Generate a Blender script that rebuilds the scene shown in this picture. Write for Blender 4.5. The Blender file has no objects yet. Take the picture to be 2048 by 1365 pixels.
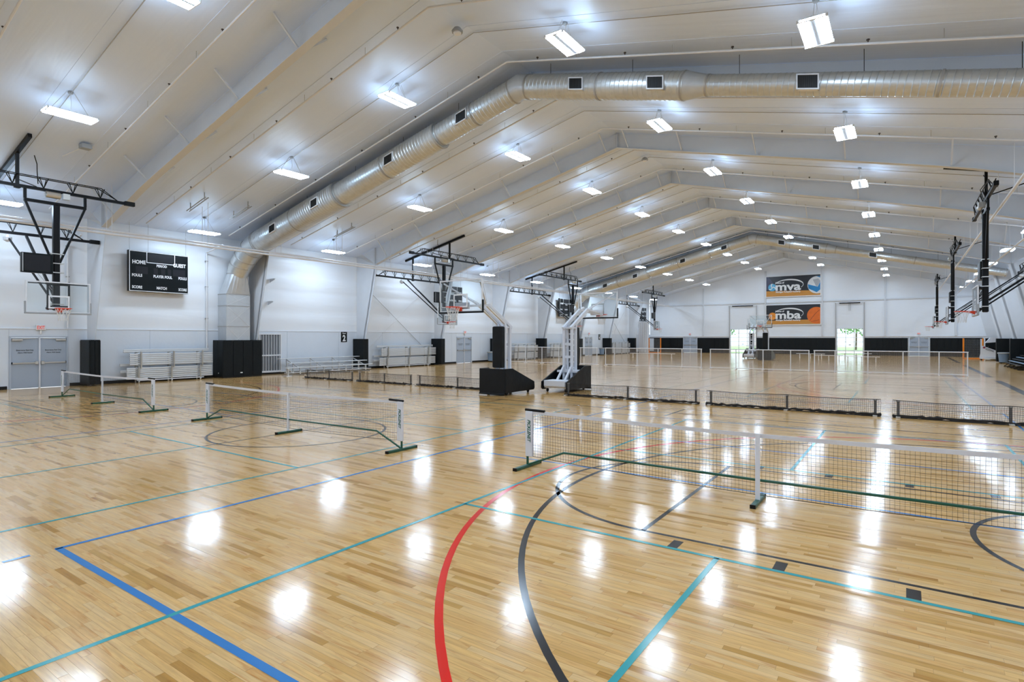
import bpy, math, random
from mathutils import Vector, Matrix

random.seed(7)
scene = bpy.context.scene
col = scene.collection

# ------------------------------------------------------------------ camera
F_PX, YAW, V0, CAM_H = 1133.17, 0.6051, 674.59, 2.0746
cam_data = bpy.data.cameras.new('camera')
cam_data.sensor_fit = 'HORIZONTAL'
cam_data.sensor_width = 36.0
cam_data.lens = 36.0 * F_PX / 2048
cam_data.shift_y = -(682.5 - V0) / 2048
cam_data.clip_end = 500
cam = bpy.data.objects.new('camera', cam_data)
col.objects.link(cam)
cam.location = (0, 0, CAM_H)
cam.rotation_euler = (math.pi / 2, 0, YAW)
scene.camera = cam

# ------------------------------------------------------------------ world, exposure
world = bpy.data.worlds.new('world')
scene.world = world
world.use_nodes = True
wn = world.node_tree
wn.nodes['Background'].inputs[0].default_value = (0.80, 0.90, 1.0, 1)
wn.nodes['Background'].inputs[1].default_value = 2.2
scene.view_settings.view_transform = 'Standard'
scene.view_settings.look = 'None'
scene.view_settings.exposure = 0.38
scene.view_settings.gamma = 1.0
scene.view_settings.use_curve_mapping = False
scene.cycles.use_adaptive_sampling = True
scene.cycles.adaptive_threshold = 0.05
scene.cycles.max_bounces = 6
scene.cycles.diffuse_bounces = 3
scene.cycles.glossy_bounces = 3
scene.cycles.transparent_max_bounces = 12
scene.cycles.caustics_reflective = False
scene.cycles.caustics_refractive = False
scene.cycles.sample_clamp_indirect = 10.0
LAMP = 64.0          # strength of the high-bay diffusers

# ------------------------------------------------------------------ dimensions
XC = -10.88          # ridge / middle of the hall
XL, XR = -29.1, 7.25
YN, YF = -9.4, 75.84
F0, S = 2.36, 7.325  # frames: F0 + S*n
FRAMES = [F0 + S * n for n in range(-1, 10)]


def roof_z(x):
    return 11.5 - 0.235 * abs(x - XC)


# ------------------------------------------------------------------ materials
MATS = {}


def pmat(name, c, rough=0.5, metal=0.0, var=0.06, scale=6.0, bump=0.0, bscale=30.0, spec=0.5, stretch=None, emit=None, estr=0.0, coat=0.0):
    if name in MATS:
        return MATS[name]
    m = bpy.data.materials.new(name)
    m.use_nodes = True
    nt = m.node_tree
    b = nt.nodes['Principled BSDF']
    b.inputs['Roughness'].default_value = rough
    b.inputs['Metallic'].default_value = metal
    b.inputs['Specular IOR Level'].default_value = spec
    if coat:
        b.inputs['Coat Weight'].default_value = coat
        b.inputs['Coat Roughness'].default_value = 0.11
    tc = nt.nodes.new('ShaderNodeTexCoord')
    mp = nt.nodes.new('ShaderNodeMapping')
    nt.links.new(tc.outputs['Object'], mp.inputs[0])
    if stretch:
        mp.inputs['Scale'].default_value = stretch
    nz = nt.nodes.new('ShaderNodeTexNoise')
    nz.inputs['Scale'].default_value = scale
    nz.inputs['Detail'].default_value = 3
    nt.links.new(mp.outputs[0], nz.inputs['Vector'])
    rmp = nt.nodes.new('ShaderNodeMix')
    rmp.data_type = 'RGBA'
    rmp.inputs[6].default_value = (c[0] * (1 - var), c[1] * (1 - var), c[2] * (1 - var), 1)
    rmp.inputs[7].default_value = (min(1, c[0] * (1 + var)), min(1, c[1] * (1 + var)), min(1, c[2] * (1 + var)), 1)
    nt.links.new(nz.outputs['Fac'], rmp.inputs[0])
    nt.links.new(rmp.outputs[2], b.inputs['Base Color'])
    if bump:
        n2 = nt.nodes.new('ShaderNodeTexNoise')
        n2.inputs['Scale'].default_value = bscale
        n2.inputs['Detail'].default_value = 2
        nt.links.new(mp.outputs[0], n2.inputs['Vector'])
        bp = nt.nodes.new('ShaderNodeBump')
        bp.inputs['Strength'].default_value = bump
        bp.inputs['Distance'].default_value = 0.05
        nt.links.new(n2.outputs['Fac'], bp.inputs['Height'])
        nt.links.new(bp.outputs[0], b.inputs['Normal'])
    if emit:
        b.inputs['Emission Color'].default_value = (*emit, 1)
        b.inputs['Emission Strength'].default_value = estr
    MATS[name] = m
    return m


def glass_mat(name, tint=(0.93, 0.96, 0.97), gloss=0.10):
    m = bpy.data.materials.new(name)
    m.use_nodes = True
    nt = m.node_tree
    nt.nodes.remove(nt.nodes['Principled BSDF'])
    out = nt.nodes['Material Output']
    tr = nt.nodes.new('ShaderNodeBsdfTransparent')
    tr.inputs[0].default_value = (*tint, 1)
    gl = nt.nodes.new('ShaderNodeBsdfGlossy')
    gl.inputs['Roughness'].default_value = 0.03
    lw = nt.nodes.new('ShaderNodeLayerWeight')
    lw.inputs[0].default_value = 0.25
    ma = nt.nodes.new('ShaderNodeMath')
    ma.operation = 'MULTIPLY_ADD'
    ma.inputs[1].default_value = 0.6
    ma.inputs[2].default_value = gloss * 0.4
    nt.links.new(lw.outputs['Fresnel'], ma.inputs[0])
    mx = nt.nodes.new('ShaderNodeMixShader')
    nt.links.new(ma.outputs[0], mx.inputs[0])
    nt.links.new(tr.outputs[0], mx.inputs[1])
    nt.links.new(gl.outputs[0], mx.inputs[2])
    nt.links.new(mx.outputs[0], out.inputs[0])
    MATS[name] = m
    return m


BOARD_W = 0.0572
K_OFF, K_LEN = 0.7548776662, 0.5698402909


def floor_material():
    m = bpy.data.materials.new('maple_floor')
    m.use_nodes = True
    nt = m.node_tree
    N, L = nt.nodes, nt.links
    b = N['Principled BSDF']

    def math_(op, a, bb=None, c=None):
        n = N.new('ShaderNodeMath')
        n.operation = op
        for i, v in enumerate((a, bb, c)):
            if v is None:
                continue
            if isinstance(v, (int, float)):
                n.inputs[i].default_value = v
            else:
                L.new(v, n.inputs[i])
        return n.outputs[0]
    geo = N.new('ShaderNodeNewGeometry')
    sep = N.new('ShaderNodeSeparateXYZ')
    L.new(geo.outputs['Position'], sep.inputs[0])
    X, Y = sep.outputs[0], sep.outputs[1]
    yr = math_('DIVIDE', Y, BOARD_W)
    row = math_('FLOOR', yr)
    rf = math_('FRACT', yr)
    off = math_('MULTIPLY', math_('FRACT', math_('MULTIPLY', row, K_OFF)), 3.0)
    ln = math_('MULTIPLY_ADD', math_('FRACT', math_('MULTIPLY', row, K_LEN)), 0.75, 0.4)
    xi = math_('DIVIDE', math_('ADD', X, off), ln)
    idx = math_('FLOOR', xi)
    xf = math_('FRACT', xi)
    cmb = N.new('ShaderNodeCombineXYZ')
    L.new(row, cmb.inputs[0])
    L.new(idx, cmb.inputs[1])
    wn_ = N.new('ShaderNodeTexWhiteNoise')
    wn_.noise_dimensions = '2D'
    L.new(cmb.outputs[0], wn_.inputs['Vector'])
    rnd = wn_.outputs['Value']
    # per-board shade
    cr = N.new('ShaderNodeValToRGB')
    e = cr.color_ramp.elements
    e[0].position, e[0].color = 0.0, (0.50, 0.235, 0.048, 1)
    e[1].position, e[1].color = 1.0, (0.785, 0.49, 0.215, 1)
    for p, c in ((0.09, (0.60, 0.32, 0.080, 1)), (0.24, (0.74, 0.410, 0.138, 1)), (0.6, (0.79, 0.460, 0.165, 1))):
        k = e.new(p)
        k.color = c
    L.new(rnd, cr.inputs[0])
    # grain and streaks along the board, each board with its own offset
    add = N.new('ShaderNodeVectorMath')
    add.operation = 'MULTIPLY_ADD'
    L.new(geo.outputs['Position'], add.inputs[0])
    add.inputs[1].default_value = (3.0, 46.0, 1.0)
    L.new(wn_.outputs['Color'], add.inputs[2])
    gr = N.new('ShaderNodeTexNoise')
    gr.inputs['Scale'].default_value = 1.0
    gr.inputs['Detail'].default_value = 4
    gr.inputs['Roughness'].default_value = 0.6
    L.new(add.outputs[0], gr.inputs['Vector'])
    mg = N.new('ShaderNodeMapRange')
    mg.inputs[1].default_value = 0.35
    mg.inputs[2].default_value = 0.72
    mg.inputs[3].default_value = 1.05
    mg.inputs[4].default_value = 0.80
    L.new(gr.outputs['Fac'], mg.inputs[0])
    # darker mineral streaks
    st = N.new('ShaderNodeVectorMath')
    st.operation = 'MULTIPLY_ADD'
    L.new(geo.outputs['Position'], st.inputs[0])
    st.inputs[1].default_value = (1.9, 15.0, 1.0)
    L.new(wn_.outputs['Color'], st.inputs[2])
    sn = N.new('ShaderNodeTexNoise')
    sn.inputs['Scale'].default_value = 1.3
    sn.inputs['Detail'].default_value = 5
    sn.inputs['Distortion'].default_value = 0.8
    L.new(st.outputs[0], sn.inputs['Vector'])
    ms = N.new('ShaderNodeMapRange')
    ms.inputs[1].default_value = 0.57
    ms.inputs[2].default_value = 0.78
    ms.inputs[3].default_value = 0.0
    ms.inputs[4].default_value = 0.9
    L.new(sn.outputs['Fac'], ms.inputs[0])
    mixs = N.new('ShaderNodeMix')
    mixs.data_type = 'RGBA'
    mixs.blend_type = 'MULTIPLY'
    mixs.inputs[7].default_value = (0.68, 0.44, 0.22, 1)
    L.new(ms.outputs[0], mixs.inputs[0])
    L.new(cr.outputs[0], mixs.inputs[6])
    # small knots
    kv = N.new('ShaderNodeTexVoronoi')
    kv.inputs['Scale'].default_value = 1.0
    ks = N.new('ShaderNodeVectorMath')
    ks.operation = 'MULTIPLY'
    L.new(geo.outputs['Position'], ks.inputs[0])
    ks.inputs[1].default_value = (2.0, 5.0, 0.0)
    L.new(ks.outputs[0], kv.inputs['Vector'])
    kc = N.new('ShaderNodeSeparateColor')
    L.new(kv.outputs['Color'], kc.inputs[0])
    knot = math_('MULTIPLY', math_('LESS_THAN', kv.outputs['Distance'], math_('MULTIPLY', kc.outputs[1], 0.07)), math_('GREATER_THAN', kc.outputs[0], 0.70))
    # joints
    j1 = math_('LESS_THAN', rf, 0.022)
    j2 = math_('LESS_THAN', math_('MULTIPLY', xf, ln), 0.0022)
    jn = math_('MULTIPLY', math_('MAXIMUM', j1, j2), 0.35)
    sh = math_('MULTIPLY', mg.outputs[0], math_('SUBTRACT', 1.0, math_('MAXIMUM', jn, math_('MULTIPLY', knot, 0.5))))
    vm = N.new('ShaderNodeVectorMath')
    vm.operation = 'SCALE'
    L.new(mixs.outputs[2], vm.inputs[0])
    L.new(sh, vm.inputs['Scale'])
    L.new(vm.outputs[0], b.inputs['Base Color'])
    b.inputs['Roughness'].default_value = 0.125
    b.inputs['Specular IOR Level'].default_value = 0.62
    # every board sits at a slightly different tilt and the varnish is a little wavy: lamps smear in it
    bn = N.new('ShaderNodeTexNoise')
    bn.inputs['Scale'].default_value = 1.0
    bn.inputs['Detail'].default_value = 1
    sv = N.new('ShaderNodeVectorMath')
    sv.operation = 'MULTIPLY'
    L.new(geo.outputs['Position'], sv.inputs[0])
    sv.inputs[1].default_value = (1.2, 6.0, 1.0)
    L.new(sv.outputs[0], bn.inputs['Vector'])
    def vec(op, a, bb, c=None):
        n = N.new('ShaderNodeVectorMath')
        n.operation = op
        for i, v in enumerate((a, bb, c)):
            if v is None:
                continue
            if isinstance(v, tuple):
                n.inputs[i].default_value = v
            else:
                L.new(v, n.inputs[i])
        return n.outputs[0]
    t1 = vec('MULTIPLY_ADD', wn_.outputs['Color'], (0.004, 0.009, 0.0), (-0.002, -0.0045, 0.0))
    t2 = vec('MULTIPLY_ADD', bn.outputs['Color'], (0.008, 0.022, 0.0), (-0.004, -0.011, 0.0))
    nn = vec('ADD', vec('ADD', geo.outputs['Normal'], t1), t2)
    nz = N.new('ShaderNodeVectorMath')
    nz.operation = 'NORMALIZE'
    L.new(nn, nz.inputs[0])
    L.new(nz.outputs[0], b.inputs['Normal'])
    return m


def ceiling_material(name, c, rough):
    """white vinyl insulation facing: soft wrinkles that run up the slope"""
    m = pmat(name, c, rough, var=0.03, scale=0.5)
    nt = m.node_tree
    b = nt.nodes['Principled BSDF']
    geo = nt.nodes.new('ShaderNodeNewGeometry')
    sv = nt.nodes.new('ShaderNodeVectorMath')
    sv.operation = 'MULTIPLY'
    sv.inputs[1].default_value = (0.22, 1.6, 0.5)
    nt.links.new(geo.outputs['Position'], sv.inputs[0])
    n = nt.nodes.new('ShaderNodeTexNoise')
    n.inputs['Scale'].default_value = 1.0
    n.inputs['Detail'].default_value = 3
    n.inputs['Distortion'].default_value = 0.4
    nt.links.new(sv.outputs[0], n.inputs['Vector'])
    bp = nt.nodes.new('ShaderNodeBump')
    bp.inputs['Strength'].default_value = 0.5
    bp.inputs['Distance'].default_value = 0.06
    nt.links.new(n.outputs['Fac'], bp.inputs['Height'])
    nt.links.new(bp.outputs[0], b.inputs['Normal'])
    return m


def wall_fabric_material():
    m = pmat('wall_fabric', (0.855, 0.875, 0.91), 0.34, var=0.025, scale=0.6)
    nt = m.node_tree
    b = nt.nodes['Principled BSDF']
    geo = nt.nodes.new('ShaderNodeNewGeometry')
    sv = nt.nodes.new('ShaderNodeVectorMath')
    sv.operation = 'MULTIPLY'
    sv.inputs[1].default_value = (0.35, 0.16, 1.0)
    nt.links.new(geo.outputs['Position'], sv.inputs[0])
    n = nt.nodes.new('ShaderNodeTexNoise')
    n.inputs['Scale'].default_value = 1.0
    n.inputs['Detail'].default_value = 3
    n.inputs['Distortion'].default_value = 0.5
    nt.links.new(sv.outputs[0], n.inputs['Vector'])
    bp = nt.nodes.new('ShaderNodeBump')
    bp.inputs['Strength'].default_value = 0.45
    bp.inputs['Distance'].default_value = 0.08
    nt.links.new(n.outputs['Fac'], bp.inputs['Height'])
    nt.links.new(bp.outputs[0], b.inputs['Normal'])
    return m


M_FLOOR = floor_material()
M_CEIL = ceiling_material('roof_liner', (0.745, 0.825, 0.97), 0.40)
M_WALLF = wall_fabric_material()
M_PANEL = pmat('wall_panel', (0.70, 0.74, 0.80), 0.42, var=0.03, scale=1.5, bump=0.05, bscale=8)
M_STEEL = pmat('white_steel', (0.70, 0.71, 0.735), 0.45, var=0.04, scale=2)
M_WHITE = pmat('white_paint', (0.80, 0.80, 0.82), 0.4, var=0.04)
M_CREAM = pmat('cream_steel', (0.78, 0.73, 0.68), 0.45, var=0.04)
M_BLACK = pmat('black_steel', (0.006, 0.006, 0.007), 0.4, var=0.2, spec=0.18)
M_VINYL = pmat('black_vinyl', (0.005, 0.007, 0.008), 0.42, var=0.3, bump=0.12, bscale=14, spec=0.22)
M_VINYL_SHEEN = pmat('black_vinyl_soft', (0.005, 0.006, 0.007), 0.40, var=0.3, bump=0.3, bscale=3, spec=0.24)
M_BASE = pmat('black_rubber', (0.010, 0.010, 0.010), 0.6, var=0.2, spec=0.3)
M_DOOR = pmat('grey_blue_door', (0.40, 0.455, 0.54), 0.4, var=0.03, scale=2)
M_DFRAME = pmat('door_frame_paint', (0.47, 0.52, 0.60), 0.4, var=0.03)
M_ALU = pmat('aluminium', (0.78, 0.78, 0.78), 0.34, metal=0.85, var=0.05, stretch=(1, 0.1, 8))
M_ALU_P = pmat('aluminium_plank', (0.72, 0.72, 0.72), 0.4, metal=0.35, var=0.05, stretch=(1, 0.1, 8))
M_CHROME = pmat('satin_metal', (0.62, 0.60, 0.56), 0.3, metal=0.9, var=0.08)
M_GALV = pmat('galvanised', (0.62, 0.63, 0.62), 0.34, metal=0.8, var=0.14, scale=9, stretch=(0.4, 1, 1))
M_GALV_FLAT = pmat('galvanised_sheet', (0.60, 0.62, 0.64), 0.42, metal=0.55, var=0.07, scale=5)
M_DARK = pmat('dark_grille', (0.03, 0.03, 0.03), 0.6, var=0.3)
M_RED = pmat('rim_orange', (0.80, 0.055, 0.015), 0.4, var=0.06)
M_GREY = pmat('grey_plastic', (0.36, 0.37, 0.38), 0.5, var=0.06)
M_CORD_W = pmat('white_cord', (0.80, 0.78, 0.75), 0.8, var=0.06)
M_CORD_B = pmat('black_cord', (0.022, 0.016, 0.012), 0.8, var=0.15)
M_GREEN = pmat('green_paint', (0.006, 0.085, 0.05), 0.35, var=0.12)
M_GREEN_T = pmat('green_lettering', (0.0, 0.10, 0.07), 0.5, var=0.05)
M_TAPE = pmat('white_tape', (0.70, 0.69, 0.72), 0.7, var=0.05)
M_SLEEVE = pmat('white_sleeve', (0.74, 0.75, 0.80), 0.6, var=0.04)
M_BIN = pmat('blue_grey_plastic', (0.17, 0.25, 0.36), 0.45, var=0.08)
M_ORANGE = pmat('orange_paint', (0.95, 0.26, 0.01), 0.4, var=0.06)
M_SB = pmat('scoreboard_black', (0.004, 0.006, 0.007), 0.35, var=0.3, spec=0.2)
M_SB_DIG = pmat('scoreboard_digit', (0.014, 0.014, 0.017), 0.35, var=0.2, spec=0.25)
M_TXT_W = pmat('white_lettering', (0.85, 0.85, 0.85), 0.5, var=0.02)
M_TXT_D = pmat('dark_lettering', (0.03, 0.035, 0.045), 0.5, var=0.05)
M_EXIT = pmat('exit_red', (0.9, 0.05, 0.03), 0.5, var=0.03, emit=(1, 0.05, 0.03), estr=0.15)
M_EXITW = pmat('exit_face', (0.85, 0.83, 0.83), 0.4, var=0.03)
M_GLASS = glass_mat('clear_acrylic', (0.93, 0.955, 0.96), 0.08)
M_PANE = glass_mat('window_glass', (0.9, 0.95, 0.95), 0.06)
M_LAMP = pmat('lamp_diffuser', (0.9, 0.95, 1.0), 0.5, var=0.0, emit=(0.665, 0.835, 1.03), estr=LAMP)
M_FILL_GLOW = pmat('lamp_fill_glow', (0.9, 0.95, 1.0), 0.5, var=0.0, emit=(0.52, 0.77, 1.05), estr=LAMP * 0.85)  # added glow on the housing edges, brightens and cools roof and walls
for _m in (M_LAMP, M_FILL_GLOW):
    _m.cycles.emission_sampling = 'FRONT'
M_TOP = pmat('lamp_top_slot', (0.9, 0.95, 1.0), 0.5, var=0.0, emit=(0.60, 0.80, 1.0), estr=LAMP * 0.06)
M_TOP.cycles.emission_sampling = 'FRONT'
M_RIB = pmat('lamp_heat_sink', (0.7, 0.72, 0.75), 0.4, metal=0.5, var=0.05)
M_PIPE = pmat('white_pipe', (0.80, 0.79, 0.80), 0.35, var=0.03)
M_CONDUIT = pmat('conduit_grey', (0.42, 0.40, 0.38), 0.4, metal=0.4, var=0.08)
M_BRASS = pmat('sprinkler_bronze', (0.08, 0.06, 0.05), 0.4, metal=0.5, var=0.1)


# ------------------------------------------------------------------ mesh builder
class MB:
    def __init__(self):
        self.v, self.f = [], []

    def add(self, vs, fs):
        n = len(self.v)
        self.v += [tuple(p) for p in vs]
        self.f += [tuple(n + i for i in q) for q in fs]
        return self

    def box(self, x0, x1, y0, y1, z0, z1):
        return self.add([(x0, y0, z0), (x1, y0, z0), (x1, y1, z0), (x0, y1, z0), (x0, y0, z1), (x1, y0, z1), (x1, y1, z1), (x0, y1, z1)],
                        [(0, 3, 2, 1), (4, 5, 6, 7), (0, 1, 5, 4), (1, 2, 6, 5), (2, 3, 7, 6), (3, 0, 4, 7)])

    def cbox(self, x0, x1, y0, y1, z0, z1, b=0.01):
        """box with chamfered vertical and horizontal edges"""
        vs, fs = [], []
        for (z, i) in ((z0, b), (z0 + b, 0), (z1 - b, 0), (z1, b)):
            a0, a1, c0, c1 = x0 + i, x1 - i, y0 + i, y1 - i
            k = b
            vs += [(a0 + k, c0, z), (a1 - k, c0, z), (a1, c0 + k, z), (a1, c1 - k, z), (a1 - k, c1, z), (a0 + k, c1, z), (a0, c1 - k, z), (a0, c0 + k, z)]
        for r in range(3):
            for i in range(8):
                fs.append((r * 8 + i, r * 8 + (i + 1) % 8, r * 8 + 8 + (i + 1) % 8, r * 8 + 8 + i))
        fs.append(tuple(range(7, -1, -1)))
        fs.append(tuple(range(24, 32)))
        return self.add(vs, fs)

    def bar(self, p, q, w, h=None, up=(0, 0, 1)):
        h = h or w
        p, q = Vector(p), Vector(q)
        d = (q - p).normalized()
        u = Vector(up)
        if abs(d.dot(u)) > 0.98:
            u = Vector((1, 0, 0))
        s = d.cross(u).normalized()
        t = s.cross(d).normalized()
        vs = []
        for c in (p, q):
            for a, b in ((-1, -1), (1, -1), (1, 1), (-1, 1)):
                vs.append(c + s * (a * w / 2) + t * (b * h / 2))
        return self.add(vs, [(0, 3, 2, 1), (4, 5, 6, 7), (0, 1, 5, 4), (1, 2, 6, 5), (2, 3, 7, 6), (3, 0, 4, 7)])

    def tube(self, pts, r, n=8, cap=True):
        pts = [Vector(p) for p in pts]
        rs = r if isinstance(r, (list, tuple)) else [r] * len(pts)
        vs, fs = [], []
        prev = None
        for i, p in enumerate(pts):
            if i == 0:
                d = pts[1] - pts[0]
            elif i == len(pts) - 1:
                d = pts[-1] - pts[-2]
            else:
                d = (pts[i + 1] - pts[i]).normalized() + (pts[i] - pts[i - 1]).normalized()
            d = d.normalized()
            if prev is None:
                u = Vector((0, 0, 1)) if abs(d.z) < 0.95 else Vector((1, 0, 0))
            else:
                u = prev
            s = d.cross(u).normalized()
            t = s.cross(d).normalized()
            prev = t
            for k in range(n):
                a = 2 * math.pi * (k + 0.5) / n
                vs.append(p + s * (math.cos(a) * rs[i]) + t * (math.sin(a) * rs[i]))
        for i in range(len(pts) - 1):
            for k in range(n):
                fs.append((i * n + k, i * n + (k + 1) % n, (i + 1) * n + (k + 1) % n, (i + 1) * n + k))
        if cap:
            fs.append(tuple(range(n - 1, -1, -1)))
            fs.append(tuple((len(pts) - 1) * n + k for k in range(n)))
        return self.add(vs, fs)

    def lathe(self, prof, n=16, c=(0, 0, 0), axis='z'):
        vs, fs = [], []
        for r, z in prof:
            for k in range(n):
                a = 2 * math.pi * k / n
                x, y = r * math.cos(a), r * math.sin(a)
                if axis == 'z':
                    vs.append((c[0] + x, c[1] + y, c[2] + z))
                elif axis == 'y':
                    vs.append((c[0] + x, c[1] + z, c[2] + y))
                else:
                    vs.append((c[0] + z, c[1] + x, c[2] + y))
        for i in range(len(prof) - 1):
            for k in range(n):
                fs.append((i * n + k, i * n + (k + 1) % n, (i + 1) * n + (k + 1) % n, (i + 1) * n + k))
        fs.append(tuple(range(n - 1, -1, -1)))
        fs.append(tuple((len(prof) - 1) * n + k for k in range(n)))
        return self.add(vs, fs)

    def prism(self, poly, lo, hi, axis='y'):
        """polygon (a,b) pairs swept along axis: 'y' -> (x,z) polygon, 'x' -> (y,z) polygon, 'z' -> (x,y)"""
        n = len(poly)
        vs = []
        for t in (lo, hi):
            for a, b in poly:
                vs.append({'y': (a, t, b), 'x': (t, a, b), 'z': (a, b, t)}[axis])
        fs = [tuple(range(n - 1, -1, -1)), tuple(range(n, 2 * n))]
        for i in range(n):
            fs.append((i, (i + 1) % n, n + (i + 1) % n, n + i))
        return self.add(vs, fs)

    def xf(self, fn):
        self.v = [tuple(fn(Vector(p))) for p in self.v]
        return self

    def build(self, name, mat, parent=None, smooth=False, kind=None, label=None):
        off = Vector((0, 0, 0))
        p = parent
        while p is not None:
            off += Vector(p.location)
            p = p.parent
        me = bpy.data.meshes.new(name)
        me.from_pydata([(a[0] - off.x, a[1] - off.y, a[2] - off.z) for a in self.v], [], self.f)
        me.materials.append(mat)
        if smooth:
            me.polygons.foreach_set('use_smooth', [True] * len(me.polygons))
            try:
                me.set_sharp_from_angle(angle=math.radians(40))
            except Exception:
                pass
        me.update()
        o = bpy.data.objects.new(name, me)
        col.objects.link(o)
        o.parent = parent
        if kind:
            o['kind'] = kind
        if label:
            o['label'] = label
        return o


def thing(name, label, cat, loc=(0, 0, 0), group=None, kind=None):
    o = bpy.data.objects.new(name, None)
    o.empty_display_size = 0.2
    col.objects.link(o)
    o.location = loc
    o['label'] = label
    if kind:
        o['kind'] = kind
    if cat:
        o['category'] = cat
    if group:
        o['group'] = group
    return o


def tag(o, label, cat=None, group=None, kind=None):
    o['label'] = label
    if cat:
        o['category'] = cat
    if group:
        o['group'] = group
    if kind:
        o['kind'] = kind
    return o


def copy_tree(o, parent=None):
    c = o.copy()
    col.objects.link(c)
    c.parent = parent
    for ch in list(o.children):
        copy_tree(ch, c)
    return c


TEXT = {}


def text_verts(s, bold=0.0, shear=0.0, spacing=1.0):
    """flat text as (verts, faces), height about 1 (capital .7), centred on x, baseline 0"""
    key = (s, bold, shear, spacing)
    if key in TEXT:
        return TEXT[key]
    cu = bpy.data.curves.new('lettering', 'FONT')
    cu.body = s
    cu.size = 1.0
    cu.offset = bold
    cu.shear = shear
    cu.space_character = spacing
    cu.resolution_u = 3
    ob = bpy.data.objects.new('lettering', cu)
    col.objects.link(ob)
    dg = bpy.context.evaluated_depsgraph_get()
    me = bpy.data.meshes.new_from_object(ob.evaluated_get(dg))
    vs = [tuple(v.co) for v in me.vertices]
    fs = [tuple(p.vertices) for p in me.polygons]
    x0 = min(v[0] for v in vs)
    x1 = max(v[0] for v in vs)
    vs = [(v[0] - (x0 + x1) / 2, v[1]) for v in vs]
    bpy.data.objects.remove(ob)
    bpy.data.meshes.remove(me)
    bpy.data.curves.remove(cu)
    TEXT[key] = (vs, fs, x1 - x0)
    return TEXT[key]


def put_text(mb, s, origin, ex, ey, height, width=None, bold=0.02, shear=0.0, spacing=1.0, thick=0.004):
    """lettering in the plane (ex, ey) from origin (centre of baseline); capitals are height tall; a thin raised shape"""
    vs, fs, w = text_verts(s, bold, shear, spacing)
    k = height / 0.70
    kx = (width / w) if width else k
    O, ex, ey = Vector(origin), Vector(ex), Vector(ey)
    n = ex.cross(ey).normalized() * thick
    mb.add([O + ex * (x * kx) + ey * (y * k) + n for x, y in vs], fs)
    return mb


ORD = ['first', 'second', 'third', 'fourth', 'fifth', 'sixth', 'seventh', 'eighth', 'ninth', 'tenth', 'eleventh', 'twelfth', 'thirteenth']

# ================================================================== SETTING
# ------------------------------------------------------------------ floor
fl = MB()
fl.box(XL - 0.2, XR + 0.2, YN - 0.2, YF + 0.15, -0.12, 0.0)
floor = fl.build('floor', M_FLOOR)
tag(floor, 'glossy maple strip sports floor with coloured court lines', kind='structure')


def project(x, y, z):
    c, s = math.cos(YAW), math.sin(YAW)
    d = -s * x + c * y
    r = c * x + s * y
    return 1024 + F_PX * r / d, V0 - F_PX * (z - CAM_H) / d, d


cands = []
for row in range(int(0.6 / BOARD_W), int(6.5 / BOARD_W)):
    offs = ((row * K_OFF) % 1.0) * 3.0
    ln = ((row * K_LEN) % 1.0) * 0.75 + 0.4
    y0 = row * BOARD_W
    for idx in range(int((-8.5 + offs) / ln) - 1, int((3 + offs) / ln) + 1):
        x0 = idx * ln - offs
        q = []
        ok = True
        for (x, y) in ((x0, y0), (x0 + ln, y0), (x0 + ln, y0 + BOARD_W), (x0, y0 + BOARD_W)):
            u, v, d = project(x, y, 0)
            if d < 2:
                ok = False
                break
            q.append((u, v))
        if not ok:
            continue
        cu = sum(a for a, b in q) / 4
        cv = sum(b for a, b in q) / 4
        if not (-30 < cu < 2078 and cv < 1380):
            continue
        q = [(min(max(a, 0), 2048), min(b, 1365)) for a, b in q]
        area = abs(sum(q[i][0] * q[(i + 1) % 4][1] - q[(i + 1) % 4][0] * q[i][1] for i in range(4))) / 2
        cands.append((area, x0, y0, ln))
cands.sort(reverse=True)
bm_ = bpy.data.meshes.new('floor_board')
g_ = MB().box(0, 1, 0, 1, -0.006, 0.0008)
bm_.from_pydata(g_.v, [], g_.f)
bm_.materials.append(M_FLOOR)
for area, x0, y0, ln in cands[:300]:
    o = bpy.data.objects.new('floor_board', bm_)
    col.objects.link(o)
    o.parent = floor
    o.location = (x0 + 0.0006, y0 + 0.0005, 0)
    o.scale = (ln - 0.0012, BOARD_W - 0.0010, 1)

# painted lines -------------------------------------------------------
LZ = 0.0014


def paint(name, c, rough=0.15):
    m = pmat(name, c, rough, var=0.05, scale=20, spec=0.45)
    return m


P_TEAL = paint('teal_line', (0.028, 0.34, 0.35))
P_BLUE = paint('blue_line', (0.025, 0.20, 0.50))
P_BLACK = paint('black_line', (0.014, 0.014, 0.016))
P_RED = paint('red_line', (0.80, 0.012, 0.004))
LEVEL = {P_BLACK: 0.0, P_RED: 0.0003, P_BLUE: 0.0006, P_TEAL: 0.0009}


def line_obj(mb, m, name='court_line'):
    return mb.build(name, m, floor)


def seg(m, x0, y0, x1, y1, w=0.05):
    z = LZ + LEVEL[m]
    d = Vector((x1 - x0, y1 - y0, 0)).normalized()
    n = Vector((-d.y, d.x, 0)) * (w / 2)
    p = [Vector((x0, y0, z)), Vector((x1, y1, z))]
    mb = MB().add([p[0] - n, p[1] - n, p[1] + n, p[0] + n], [(0, 1, 2, 3)])
    return line_obj(mb, m)


def arc(m, cx, cy, r, a0, a1, w=0.05, n=72):
    z = LZ + LEVEL[m]
    mb = MB()
    vs = []
    for i in range(n + 1):
        a = math.radians(a0 + (a1 - a0) * i / n)
        for rr in (r - w / 2, r + w / 2):
            vs.append((cx + rr * math.cos(a), cy + rr * math.sin(a), z))
    mb.add(vs, [(2 * i, 2 * i + 1, 2 * i + 3, 2 * i + 2) for i in range(n)])
    return line_obj(mb, m)


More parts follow.
